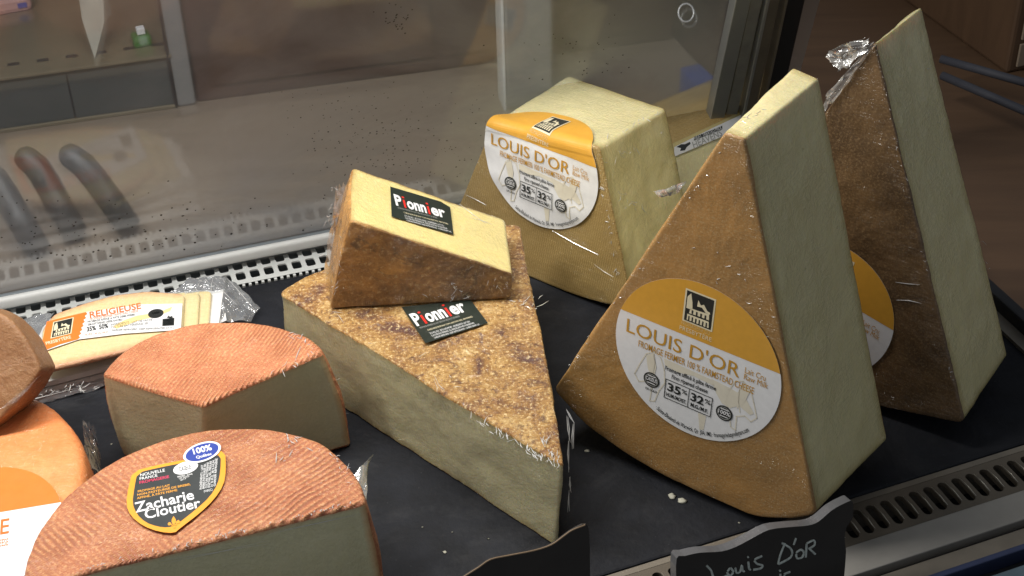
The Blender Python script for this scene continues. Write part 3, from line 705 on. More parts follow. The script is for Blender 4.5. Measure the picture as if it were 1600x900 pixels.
def tube_thing(name, label, cat, pts, rad, mat, group=None, part='grip'):
    t = thing(name, pts[0], label, cat, group); mb = MB(); mb.tube(pts, rad, 14); mb.build(part, mat, t, True); return t
HND = plain('handle_grey', (.014, .016, .017), .5, 0, 0, .2, 20)
for pxs, lab in (([(41, 247), (58, 261), (73, 284), (90, 315), (118, 365)], 'left of the two dark curved handles standing clear behind the glass'),
                 ([(110, 243), (130, 258), (148, 279), (169, 307), (203, 355)], 'right of the two dark curved handles standing clear behind the glass'),
                 ([(-28, 262), (-8, 280), (8, 304), (28, 338), (60, 390)], 'dark curved handle cut off by the left edge of the photo behind glass')):
    Z_ = [.066, .058, .045, .028, .004]
    P = [hit([p], (0, 0, z), (0, 0, 1))[0] for p, z in zip(pxs, Z_)]
    d0 = P[0]-P[1]; d0 /= np.linalg.norm(d0); P = [P[0]+d0*.010, P[0]+d0*.0065]+P
    tube_thing('tool_handle', lab, 'handle', P, [.004, .0095, .0118, .0125, .0125, .0125, .012], HND, 'dark curved handles behind the rear glass')
P0 = at([(1096, 160)], .0)[0]
bx_, by_ = P0@CX, P0@CY
cbox('blue_box', 'small blue box with a dark base seen behind the glass left of the aluminium stile', 'box', bx_-.012, bx_+.012, by_-.02, by_+.03, -.006, .03, plain('blue_plastic', (.02, .06, .28), .4, 0, 0, .05, 20), .002,
     [('base', (bx_-.013, bx_+.013, by_-.021, by_-.0195, -.006, .006), BLACKP)])
P0 = at([(1072, 20)], .11)[0]
t_ = thing('metal_ring', P0, 'small pale metal ring on the dark cabinet near the top of the glass', 'ring'); mb = MB()
pts = [P0+RT*.0078*math.cos(t)+UP*.0092*math.sin(t) for t in np.linspace(0, 2*math.pi, 25)]; mb.tube(pts, .0011, 8, False); mb.build('band', plain('ring_metal', (.6, .6, .6), .3, .3), t_, True)
P0 = at([(222, 66)], .060)[0]; a_, b2 = P0@CX, P0@CY
cbox('green_pot', 'tiny green pot with a white top by the grey divider strip', 'pot', a_-.010, a_+.010, b2-.01, b2+.01, .0583, .070, plain('green_plastic', (.02, .16, .02), .3, 0, .5, .05, 20), .003, [('lid', (a_-.004, a_+.005, b2-.004, b2+.004, .0703, .078), I_W2)])
P0 = at([(18, 8)], .064)[0]; a_, b2 = P0@CX, P0@CY
cbox('pink_reflection', 'pink packet at the top left corner on the grey-green cabinet', 'packet', a_-.05, a_+.022, b2-.012, b2+.03, .0583, .078, plain('pink_sheen', (.50, .28, .25), .4, 0, .6, .1, 40), .006, [('tag', (a_+.006, a_+.016, b2-.0128, b2-.0122, .064, .070), I_BLUE)])  # pinkish reflection in the glass, given a solid coloured box
P0 = at([(140, 92)], .058)[0]
t_ = thing('paper_cone', P0, 'folded pale grey paper standing on the grey-green cabinet', 'paper'); mb = MB()
q = hit([(118, -40), (160, -40), (163, 35), (148, 92), (128, 30)], P0, -FW); mb.add(list(q)+[q[2]+np.array([.004, .02, 0])], [(0, 1, 2, 3, 4), (1, 5, 3, 2)]); mb.build('sheet', plain('grey_paper', (.26, .25, .20), .6), t_)

# aluminium corner stile, leaning like the glass
t_ = thing('corner_stile', WR(.64, 1.22, 0), 'grooved aluminium corner stile leaning at the right end of the rear glass', 'frame')
def stile(px_lo, px_hi, w0, d0, d1, mat, nm):
    nG = np.cross(G(1, 0)-G(0, 0), G(0, 1)-G(0, 0)); nG = nG/np.linalg.norm(nG)
    if (CAM-G(0, 0))@nG < 0: nG = -nG
    A0 = hit([px_lo], G(0, 0), nG)[0]; B0 = hit([px_hi], G(0, 0), nG)[0]; d = B0-A0; A0 = A0-d*.35; B0 = B0+d*.4
    mb = MB(); V = [p+RX*x+nG*y for p in (A0, B0) for x in (0, w0) for y in (d0, d1)]
    mb.add(V, [(0, 1, 3, 2), (4, 6, 7, 5), (0, 4, 5, 1), (2, 3, 7, 6), (0, 2, 6, 4), (1, 5, 7, 3)]); bevel(mb.build(nm, mat, t_), .0008)
stile((1098, 190), (1138, 0), .0150, .001, .013, ALU, 'side_rail')
stile((1124, 190), (1164, 0), .0120, .001, .010, plain('alu_mid', (.33, .33, .31), .4, .6), 'centre_rail')
stile((1146, 190), (1185, 0), .0035, .001, .014, ALU, 'bead')
stile((1152, 190), (1191, 0), .0130, .001, .008, STEEL_D, 'seal_channel')
stile((1176, 190), (1216, 0), .0030, .001, .012, STEEL_D, 'bead')
stile((1181, 190), (1222, 0), .020, .000, .006, BLACKP, 'gasket')

# end panel of the case and what shows to the right
t_ = thing('end_panel', W(XE, .9, 0), 'low black end panel closing the right side of the deck', 'panel')
mb = MB(); mb.box(XE+.001, XE+.012, .60, 1.24, -.06, .016); bevel(mb.build('board', BLACKP, t_), .002)
mb = MB(); mb.box(XE-.012, XE+.0005, .60, 1.13, .0006, .004); mb.build('channel', STEEL_D, t_)
P = at([(1450, -40), (1600, 20)], .0)
cbox('wooden_crate', 'brown wooden board box standing beyond the right end of the case', 'crate', 1.05, 1.55, 1.22, 1.62, -.02, .10, WOOD_D, .004,
     [('plank', (1.06, 1.54, 1.2165, 1.2195, .0+i*.033-.012, .028+i*.033-.012), WOOD) for i in range(3)])
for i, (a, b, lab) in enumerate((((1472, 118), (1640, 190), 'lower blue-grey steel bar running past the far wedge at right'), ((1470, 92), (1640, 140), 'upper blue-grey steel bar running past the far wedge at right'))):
    tube_thing('reflection_streak', lab, 'bar', [at([a], .02)[0], at([b], .02)[0]], .0045, plain('streak_blue_grey', (.035, .037, .048), .7, .0), 'steel bars beyond the right end of the case', 'streak')  # bluish reflections at the end of the case, added as solid bars

# ================================================================= FRONT OF THE CASE
def fprof(v, d=0):
    if v is None: return .036
    return (.648+v, -.001-d)
t_ = thing('front_grille', W(.5, .67, 0), 'slotted brownish metal air grille along the front edge of the deck', 'grille')
perforated('slotted_plate', t_, -.8, .75, fprof, plain('grille_metal', (.12, .10, .075), .42, .35, 0, .1, 30), .0125, .0037, [(.0180, .0128)], 'slot', .004, skew=.0, FR=W)
mb = MB()
for i in range(int(1.55/.0125)):
    xc = -.8+(i+.5)*.0125; pts = [W(xc+.0043, .648+.018-.0100, -.0003), W(xc+.0045, .648+.018, 0), W(xc+.0040, .648+.018+.0105, -.0003)]
    mb.tube(pts, [.0002, .0005, .0002], 5)
mb.build('slot_lips', plain('grille_lip', (.5, .47, .40), .3, .6), t_, True)
mb = MB(); mb.box(-.8, .75, .640, .6895, -.05, -.03); mb.build('duct_floor', BLACKP, t_)
mb = MB(); mb.box(-.8, .75, .6845, .6895, -.04, -.0012); mb.build('back_lip', STEEL_D, t_)
t_ = thing('front_sill', W(.5, .60, 0), 'brushed steel front sill below the slotted grille at lower right', 'sill')
yy = [.6472]+[float(at([(1600, y)], 0)[0]@CY)-.0 for y in (812, 821, 838, 852, 862, 884, 905)]
mb = MB(); mb.box(-.8, 1.0, yy[1], yy[0], -.02, .0005); bevel(mb.build('steel_plate', STEEL, t_), .001)
mb = MB(); mb.box(-.8, 1.0, yy[2], yy[1]-.0003, -.02, -.008); mb.build('groove', BLACKP, t_)
mb = MB(); mb.box(-.8, 1.0, yy[4], yy[2]-.0003, -.02, -.002); bevel(mb.build('step_plate', STEEL_D, t_), .001)
mb = MB(); mb.box(-.8, 1.0, yy[5], yy[4]-.0003, -.02, .003); bevel(mb.build('bead', plain('bead_navy', (.03, .04, .09), .3, .2), t_), .001)
mb = MB(); mb.box(-.8, 1.0, yy[6], yy[5]-.0003, -.02, -.010); mb.build('groove', BLACKP, t_)
mb = MB(); mb.box(-.8, 1.0, yy[6]-.02, yy[6]-.0003, -.02, .002); bevel(mb.build('glass_channel', plain('channel_blue', (.10, .14, .17), .25, .4), t_), .001)

# ================================================================= CHEESES
def P2(px, O, u, w_, n, t=0.): return to2(hit(px, np.array(O)+np.array(n)*t, n), np.array(O), np.array(u), np.array(w_))
def L4(P, tags, cr): return [(p[0], p[1], t, c) for p, t, c in zip(P, tags, cr)]

# --- right standing wedge (amber rind), left standing wedge, far wedge
def louis(name, label, O, n, u, w_, front, back, T, tags, cr, rind, sc=1., ncap=40, amp=None):
    O = np.array(O); n, u, w_ = [np.array(q, float) for q in (n, u, w_)]
    n /= np.linalg.norm(n); u /= np.linalg.norm(u); w_ = np.cross(u, n)*-1; w_ = w_/np.linalg.norm(w_)
    if w_[2] < 0: w_ = -w_
    O = CAM+(O-CAM)*sc; front = np.array(front)*sc; back = np.array(back)*sc; T *= sc
    base = O+w_*front[:, 1].min(); base[2] = 0
    t = thing(name, base, label, 'cheese', 'wrapped cheese wedges standing on their rind')
    slice_solid(t, L4(front, tags, cr), L4(back, tags, cr), O, u, w_, n, T, mats=dict(rind=rind, paste=P_LOUIS), ncap=ncap, amp=amp or dict(rind=.0006, paste=.0009))
    return t, O, n, u, w_, T
pr = 'paste'; rn = 'rind'
_n = np.array([.577, .8154, -.0469]); _n /= np.linalg.norm(_n); _uu = np.array([.8163, -.5776, 0]); _uu /= np.linalg.norm(_uu); _w = np.cross(_n, _uu); _w = _w if _w[2] > 0 else -_w
fr_r = [(-.0079, -.0215), (.0068, -.0212), (.0917, -.2996)]+[tuple(p) for p in P2([(1236, 811), (1176, 808), (1145, 794), (1084, 766), (1031, 741), (971, 706), (911, 661), (865, 609)], np.array([.1468, .8546, .3225]), _uu, _w, _n)]
bk_r = [(-.0118, -.0195), (.008, -.0223), (.1005, -.3037)]+fr_r[3:]
RL = louis('standing_cheese_wedge', 'tall amber-rind wedge with the large round gold and white label, nearest the chalk sign',
           [.1468, .8546, .3225], [.577, .8154, -.0469], [.8163, -.5776, 0], [.0271, .0383, .9989], fr_r, bk_r, .1104,
           [pr, pr]+[rn]*8+[pr], [.002, .002, .006, .012, .012, .012, .012, .012, .012, .012, .005], RD_L2, .988)
fr_l = [(-.0605, -.1546), (.0499, -.1418), (.0938, -.2833), (.062, -.2922), (.0275, -.2961), (-.0131, -.2973), (-.07, -.293), (-.112, -.283)]
bk_l = [(-.0581, -.1485), (.0477, -.1478)]+fr_l[2:]
LL = louis('standing_cheese_wedge', 'broad-topped wedge with a creased round label folded over its top edge',
           [.0411, 1.1255, .2969], [.6281, .7756, -.0623], [.7771, -.6294, 0], [.0392, .0484, .9981], fr_l, bk_l, .1047,
           [pr, pr, rn, rn, rn, rn, rn, pr], [.005, .004, .006, .01, .01, .02, .01, .006], RD_L1)
fr_g = [(-.0036, -.0059), (.0013, -.0), (.1213, -.2821), (.0617, -.2936), (.0, -.3005), (-.07, -.292), (-.118, -.272)]
bk_g = [(-.006, -.008), (-.0003, -.0030), (.1226, -.2731)]+fr_g[3:]
GLs = louis('standing_cheese_wedge', 'dark brown-rind tall wedge at the far right, its label mostly hidden',
            [.2602, .975, .3023], [.5656, .8191, -.0957], [.8229, -.5682, 0], [.0543, .0787, .9954], fr_g, bk_g, .0959,
            [pr, pr, rn, rn, rn, rn, pr], [.0015, .0015, .008, .01, .02, .01, .01], RD_L3, 1., amp=dict(rind=.0009, paste=.0009))

def plane_label(S, c, ang, r, fold=None, seed=0, wr=0.):
    t, O, n, u, w_, T = S; ca, sa = math.cos(ang), math.sin(ang)
    ex = ca*u+sa*w_; ey = -sa*u+ca*w_; C0 = O+c[0]*u+c[1]*w_
    if fold is None:
        def mp(x, y, l):
            d = wr*noise.noise(Vector((x*2.2+seed, y*2.2, 0))) if wr else 0
            return C0+ex*x*r+ey*y*r-n*(.0010+l+d)
        return round_label(Print(mp)).build(t, NM)
    # fold over the top edge through two (a, b) points
    A, B = np.array(fold[0]), np.array(fold[1]); e = (B-A)/np.linalg.norm(B-A); m = np.array([-e[1], e[0]])
    m = m if m[1] > 0 else -m
    rad = .006; O3 = lambda a, b: O+a*u+b*w_
    e3 = e[0]*u+e[1]*w_; m3 = m[0]*u+m[1]*w_; A3 = O3(*A)
    top = np.array(n)*1.0
    def mp(x, y, l):
        p = np.array(c)+np.array([ca*x-sa*y, sa*x+ca*y])*r
        la = (p-A)@e; s = (p-A)@m
        wob = .0006+.0013*noise.noise(Vector((x*1.6, y*2.8, 3.)))+.0006*noise.noise(Vector((x*2.6+y*2, y*2.5-x*2, 1.)))
        l2 = .0013+l*2.5+wob+(.0004 if s > -.01 else 0)
        if s < -rad: P, N = m3*s, -n
        elif s < rad*.57:
            f = (s+rad)/rad; f = min(f, math.pi/2)
            P = -m3*rad+n*rad+rad*(-n*math.cos(f)+m3*math.sin(f)); N = -n*math.cos(f)+m3*math.sin(f)
        else: P = top*(rad+(s-rad*.57)); N = m3
        return A3+e3*la+P+N*l2
    q = Print(mp); round_label(q)
    mloc = np.array([m[0]*ca+m[1]*sa, -m[0]*sa+m[1]*ca])   # fold normal in label axes
    s0 = lambda s: (np.linalg.solve(np.array([[ca*m[0]+sa*m[1], -sa*m[0]+ca*m[1]], [ca*e[0]+sa*e[1], -sa*e[0]+ca*e[1]]])*r, np.array([s-(np.array(c)-A)@m, 0])))
    cuts = []
    for s in np.r_[np.linspace(-.0062, .0036, 9), np.linspace(.008, .04, 7), np.linspace(-.1, -.008, 44)]:
        p = s0(s); cuts.append(((p[0], p[1], 0), (mloc[0], mloc[1], 0)))
    for xx in np.linspace(-.95, .95, 34): cuts.append(((xx, 0, 0), (1, 0, 0)))
    return q.build(t, NM, cuts)
plane_label(RL, (-.0129*.988, -.2069*.988), R_(-1.7), .0668*.988)
plane_label(LL, (-.008, -.177), R_(-.1), .0609, ((-.0605, -.1546), (.0499, -.1418)))
plane_label(GLs, (-.0067, -.2241), R_(-14), .0601)
def face(S, t=0.): return S[1]+S[2]*t, S[2]
def cutf(S, A, B):
    t, O, n, u, w_, T = S; P = O+A[0]*u+A[1]*w_; d = (B[0]-A[0])*u+(B[1]-A[1])*w_; N = np.cross(d, n); return P, N/np.linalg.norm(N)
# gathered film
O_, n_ = face(RL)
crumple('gathered_film', RL[0], [(1022, 298), (1078, 282), (1066, 300), (1034, 306)], O_, n_, .004, 16, 7, FILM_T, label='twisted film corner sticking out to the left')
creases(RL[0], O_, n_, [(878, 588, 1138, 222, 5, 1)], 20, 2, .3, .0005)
creases(RL[0], O_, n_, [(1090, 400, 1200, 480, 4, 3)], 9, 14, .5, .0005)
P_, N_ = cutf(RL, (-.0079*.988, -.0215*.988), (.0068*.988, -.0212*.988)); creases(RL[0], P_, N_, [(1150, 200, 1230, 130, 14, -8)], 14, 4, .3, .0005)
P_, N_ = cutf(RL, (.0068*.988, -.0212*.988), (.0917*.988, -.2996*.988)); creases(RL[0], P_, N_, [(1230, 300, 1330, 640, 2, 9)], 14, 22, .3, .0003)
O_, n_ = face(LL)
creases(LL[0], O_, n_, [(862, 355, 935, 398), (930, 412, 958, 428), (790, 420, 850, 445), (728, 300, 760, 320)], 1, 2)
creases(LL[0], O_, n_, [(930, 245, 968, 440, 3, 5)], 20, 2, .5, .0006)
P_, N_ = cutf(LL, (-.0605, -.1546), (.0499, -.1418)); creases(LL[0], P_, N_, [(945, 220, 1030, 175, 6, -5)], 12, 2, .5, .0005); creases(LL[0], P_, N_, [(800, 178, 880, 135, 10, -4)], 5, 3, .5, .0004)
P_, N_ = cutf(LL, (.0499, -.1418), (.0938, -.2833)); creases(LL[0], P_, N_, [(950, 250, 1045, 205, 4, 6), (960, 300, 1010, 330, 4, 7)], 10, 4, .8, .0005)
O_, n_ = face(GLs)
crumple('gathered_film', GLs[0], [(1288, 82), (1350, 56), (1364, 66), (1318, 112)], O_, n_, .007, 20, 12, FILM_T, .3, 110, label='bunched clear film at the tip')
crumple('gathered_film', GLs[0], [(1290, 150), (1364, 66), (1368, 72), (1302, 162)], O_, n_, .003, 20, 6, FILM_T, .3, 110)
crumple('gathered_film', GLs[0], [(1286, 165), (1296, 148), (1303, 152), (1290, 172)], O_, n_, .003, 8, 6, FILM_T, .3, 140)
creases(GLs[0], O_, n_, [(1375, 110, 1498, 640, 3, 4)], 14, 2, .5, .0005); creases(GLs[0], O_, n_, [(1400, 442, 1438, 446), (1395, 470, 1440, 474)], 1, 1)
creases(GLs[0], *cutf(GLs, (.0013, 0), (.1213, -.2821)), [(1432, 60, 1560, 500, 3, 9)], 12, 10, .4, .0003)

# --- large flat sector with mottled rind on top
HB = .0832
t_ = thing('cheese_sector', at([(640, 600)], 0)[0], 'large flat cheese sector with mottled golden-brown rind under the small wedge', 'cheese')
top = [(882, 729), (849, 530), (830, 453), (813, 350), (740, 352), (660, 368), (580, 390), (508, 420), (470, 434), (436, 457)]
u, w_, n = np.array([1., 0, 0]), np.array([0, 1., 0]), np.array([0, 0, -1.]); O = np.array([0, 0, HB])
F2 = P2(top, O, u, w_, n, 0); B2 = F2.copy(); B2[0] = P2([(872, 856)], O, u, w_, n, HB)[0]; B2[-1] = P2([(446, 578)], O, u, w_, n, HB)[0]
tg = [pr, pr, pr, rn, rn, rn, rn, rn, rn, pr]; cr = [.006, .01, .01, .006, .01, .01, .01, .01, .01, .006]
slice_solid(t_, L4(F2, tg, cr), L4(B2, tg, cr), O, u, w_, n, HB, mats=dict(rind=RD_PB, paste=P_BIG), amp=dict(rind=.0012, paste=.0010), ncap=60, er=.002)
BIGP = t_
def zq(x, y): return (590+x/3.335, 280+y/3.333)
def px_label(parent, corner_px, O, n, draw, lift=.0012):
    """label frame from lower-left, lower-right and upper-left pixels: x,y in metres"""
    P = hit(corner_px, O, n); x = P[1]-P[0]; Wd = np.linalg.norm(x); x = x/Wd; nn = np.array(n, float); nn = nn/np.linalg.norm(nn); nn = nn if (CAM-P[0])@nn > 0 else -nn
    y = np.cross(nn, x); Hh = (P[2]-P[0])@y
    q = Print(lambda a, b, l: P[0]+x*a+y*b+nn*(lift+l)); pxy = lambda p: tuple(to2(hit([p], O, n), P[0], x, y)[0]); draw(q, Wd, Hh, pxy); return q.build(parent, NM)
def pionnier(q, pxy, outl, wl, wr, wt, lines):
    q.poly(I_DGREEN, [pxy(p) for p in outl], 0)
    a, b, c = pxy(wl), pxy(wr), pxy(wt); rot = math.atan2(b[1]-a[1], b[0]-a[0]); L = math.hypot(b[0]-a[0], b[1]-a[1]); h = abs(-(c[0]-a[0])*math.sin(rot)+(c[1]-a[1])*math.cos(rot))
    co_, si = math.cos(rot), math.sin(rot); pos = lambda f, g=0: (a[0]+f*L*co_-g*h*si, a[1]+f*L*si+g*h*co_)
    for s, f0, f1, m in (('P', 0, .135, I_W2), ('ı', .165, .205, I_RED), ('onn', .235, .615, I_W2), ('ı', .645, .685, I_RED), ('er', .715, 1., I_W2)):
        p = pos(f0); V0, F0 = text_mesh(s, .035); hh = h
        q.text(m, s, p[0], p[0]+(f1-f0)*L, p[1], hh, .0001, .035, 0, rot)
    for f in (.185, .665):
        p = pos(f, .93); q.ell(I_RED, p[0], p[1], L*.028, L*.028, .0001, 12)
    for i, (f0, f1, g, hh, m, s) in enumerate(lines):
        p = pos(f0, g); q.text(m, s, p[0], p[0]+(f1-f0)*L, p[1], h*hh, .0001, .0, 0, rot)
PL = [(.02, .80, -.30, .13, I_GREY, 'FROMAGE FERMIER AU LAIT CRU DE VACHE ET DE BREBIS'), (.12, 1.0, -.62, .12, I_CREAM, "CHEESE MADE FROM RAW COW'S AND EWE'S MILK, FIRM RIPENED"),
      (.12, .9, -.92, .14, I_W2, '35 % M.G./M.F.  38 % HUM./MOIST.  INGRÉDIENTS: LAIT CRU'), (.12, .95, -1.12, .13, I_W2, 'CULTURES BACTÉRIENNES, SEL, PRÉSURE, ENZYMES MICROBIENNES'), (.14, 1.02, -1.32, .12, I_W2, 'GARDER RÉFRIGÉRÉ / KEEP REFRIGERATED · CHEESE DAIRY QC')]
px_label(BIGP, [zq(250, 860), zq(575, 760), zq(125, 680)], (0, 0, HB), (0, 0, 1),
         lambda q, a, b, f: pionnier(q, f, [zq(125, 676), zq(485, 640), zq(575, 760), zq(250, 866)], zq(205, 775), zq(470, 695), zq(180, 712), PL), .0022)
creases(BIGP, (0, 0, HB+.001), (0, 0, 1), [(735, 655, 868, 731, -2, -15)], 42, 2.5, .3, .0006); creases(BIGP, (0, 0, HB+.001), (0, 0, 1), [(848, 690, 868, 722, 1, -15)], 16, 3, .2, .0007)
creases(BIGP, (0, 0, HB+.001), (0, 0, 1), [(520, 480, 700, 600, 18, 3)], 10, 12, .5, .0004); creases(BIGP, (0, 0, HB+.001), (0, 0, 1), [(790, 470, 840, 480, 10, -9)], 12, 6, .5, .0006)
creases(BIGP, at([(884, 740)], .045)[0], FW, [(886, 640, 897, 660), (897, 660, 894, 700), (889, 690, 888, 735), (892, 745, 891, 770), (890, 765, 889, 800), (887, 650, 889, 690)], 2, 1.2, wd=.0007)

# --- small wedge lying on the big sector
S0 = np.array([-.1408, .9692, HB+.0018]); sd = .0515; d = np.array([math.cos(sd), math.sin(sd), 0]); n = np.array([-d[1], d[0], 0]); TS = .0800
t_ = thing('cheese_wedge', S0, 'small wedge with yellow cut face up and black label, lying on the large sector', 'cheese')
fpx = [(516, 485), (527, 425), (546, 344), (801, 428), (799, 472)]
u, w_ = d, np.array([0, 0, 1.])
F2 = P2(fpx, S0, u, w_, n); F2[0][1] = F2[4][1] = 0.0; F2[1][0] -= .001
B2 = F2.copy(); b_ = P2([(551, 262), (789, 336)], S0, u, w_, n, TS); B2[2], B2[3] = b_[0], b_[1]
c1 = F2[3]-F2[2]; n2_ = np.cross(np.array([c1[0], c1[1], 0]), np.array([B2[2][0]-F2[2][0], B2[2][1]-F2[2][1], TS]))
B2[3][1] = F2[2][1]-(n2_[0]*(B2[3][0]-F2[2][0])+n2_[2]*TS)/n2_[1]
tg = [rn, rn, pr, pr, pr]; cr = [.004, .03, .004, .003, .003]
slice_solid(t_, L4(F2, tg, cr), L4(B2, tg, cr), S0, u, w_, n, TS, mats=dict(rind=RD_PS, paste=P_PION), amp=dict(rind=.0009, paste=.0004), ncap=36, er=.0016, bulge=.003)
SM = t_
e_ = (F2[3]-F2[2]); TP = S0+F2[2][0]*u+F2[2][1]*w_; e3 = e_[0]*u+e_[1]*w_; e4 = (B2[2][0]-F2[2][0])*u+(B2[2][1]-F2[2][1])*w_+n*TS; TN = np.cross(e3, e4); TN /= np.linalg.norm(TN); TN = TN if TN[2] > 0 else -TN
px_label(SM, [zq(70, 200), zq(392, 296), zq(63, 45)], TP, TN, lambda q, a, b, f: pionnier(q, f, [zq(63, 44), zq(325, 122), zq(375, 152), zq(393, 296), zq(70, 200)], zq(93, 140), zq(355, 208), zq(92, 88), PL))
creases(SM, TP, TN, [(716, 320, 764, 352), (735, 340, 770, 352)], 1, 1, wd=.0005)
creases(SM, S0, n, [(665, 462, 735, 468, 3, -8)], 14, 3, .6, .0005); creases(SM, S0, n, [(703, 440, 722, 456, 5, 4)], 8, 2, .4, .0006); creases(SM, S0, n, [(770, 440, 780, 450, 6, 3)], 6, 5, 1., .0005); creases(SM, S0, n, [(534, 360, 528, 470, 1, 9)], 10, 3, .5, .0005)
O9 = at([(510, 400)], HB+.03)[0]
crumple('gathered_film', SM, [(526, 290), (542, 284), (522, 480), (500, 460)], O9+n*.02, n, .0028, 7, 34, FILM_T, .16, 80, label='loose shiny film down the left side')
creases(SM, O9+n*.018, n, [(524, 290, 508, 470, 3, 10)], 30, 3.5, .5, .0005)

# --- the two basket-rind wheels' pieces
HZ = .0906
t_ = thing('cheese_quarter', at([(350, 690)], 0)[0], 'orange basket-marked wheel piece behind, without a label', 'cheese', 'orange basket-marked cheese pieces')
top = [(318, 633), (505, 549), (482, 525), (425, 506), (375, 501), (330, 502), (295, 506), (260, 515), (228, 527), (200, 543), (176, 562), (159, 584)]
u, w_, n = np.array([1., 0, 0]), np.array([0, 1., 0]), np.array([0, 0, -1.]); O = np.array([0, 0, HZ])
F2 = P2(top, O, u, w_, n, 0); B2 = F2.copy()
B2[0] = P2([(322, 762)], O, u, w_, n, HZ)[0]; B2[1] = P2([(550, 697)], O, u, w_, n, HZ)[0]; B2[-1] = P2([(192, 712)], O, u, w_, n, HZ)[0]
dv = B2[1]-F2[1]
for i, f in ((2, .8), (3, .5), (4, .3), (5, .15)): B2[i] = F2[i]+dv*f
tg = [pr]+[rn]*10+[pr]; cr = [.003, .005]+[.01]*9+[.004]
slice_solid(t_, L4(F2, tg, cr), L4(B2, tg, cr), O, u, w_, n, HZ, mats=dict(rind=RD_Z2, paste=P_ZACH), amp=dict(rind=.0008, paste=.0004), ncap=40, er=.003, bulge=.007)
ZB = t_
creases(ZB, (0, 0, HZ), (0, 0, 1), [(420, 588, 490, 552, 14, -4), (445, 520, 480, 540, 12, -4)], 8, 3, .5, .0006)
Pz, Nz = B2[0][0]*u+B2[0][1]*w_, None
a3 = O+F2[0][0]*u+F2[0][1]*w_; b3 = O+F2[1][0]*u+F2[1][1]*w_; c3 = np.array([B2[0][0], B2[0][1], 0]); N3 = np.cross(b3-a3, c3-a3); N3 /= np.linalg.norm(N3)
creases(ZB, a3, N3, [(438, 640, 532, 610), (430, 645, 470, 632), (490, 690, 545, 662), (480, 610, 530, 590), (455, 595, 500, 580)], 1, 3, wd=.0005)
creases(ZB, a3, N3, [(505, 580, 530, 660, 14, -5)], 8, 3, .4, .0004)

t_ = thing('cheese_half', at([(330, 850)], 0)[0], 'orange basket-marked half wheel with black and amber shield label and blue sticker', 'cheese', 'orange basket-marked cheese pieces')
c = np.array([-.2002, .7077]); Rz = .1173
def cp(px):
    p = at([px], HZ)[0][:2]; v = p-c; return math.atan2(v[1], v[0])
a1 = cp((500, 691)); a0 = cp((40, 850))
A_ = at([(572, 784)], HZ)[0][:2]; B_ = at([(108, 901)], HZ)[0][:2]; dd = (B_-A_)/np.linalg.norm(B_-A_)
f = A_-c; bq = f@dd; s_ = -bq+math.sqrt(bq*bq-(f@f-Rz*Rz)); E_ = A_+dd*s_
aE = math.atan2(E_[1]-c[1], E_[0]-c[0]); aE = aE if aE > a1 else aE+2*math.pi
arc = [c+Rz*np.array([math.cos(t), math.sin(t)]) for t in np.linspace(a1, aE, 22)]
F2 = np.array([A_]+[at([p], HZ)[0][:2] for p in ((563, 752), (541, 722))]+arc)
B2 = F2.copy(); bR = at([(602, 940)], 0)[0][:2]; dv = bR-A_
B2[0] = bR
for i, f_ in ((1, 1.), (2, .9), (3, .7), (4, .5), (5, .3)): B2[i] = F2[i]+dv*f_
tg = [rn]*(len(F2)-1)+[pr]; cr = [.004]+[.012]*(len(F2)-2)+[.004]
slice_solid(t_, L4(F2, tg, cr), L4(B2, tg, cr), O, u, w_, n, HZ, mats=dict(rind=RD_Z, paste=P_ZACH), amp=dict(rind=.0008, paste=.0004), ncap=50, er=.003, bulge=.004)
ZF = t_
z5 = lambda x, y: (180+x/6., 690+y/6.)
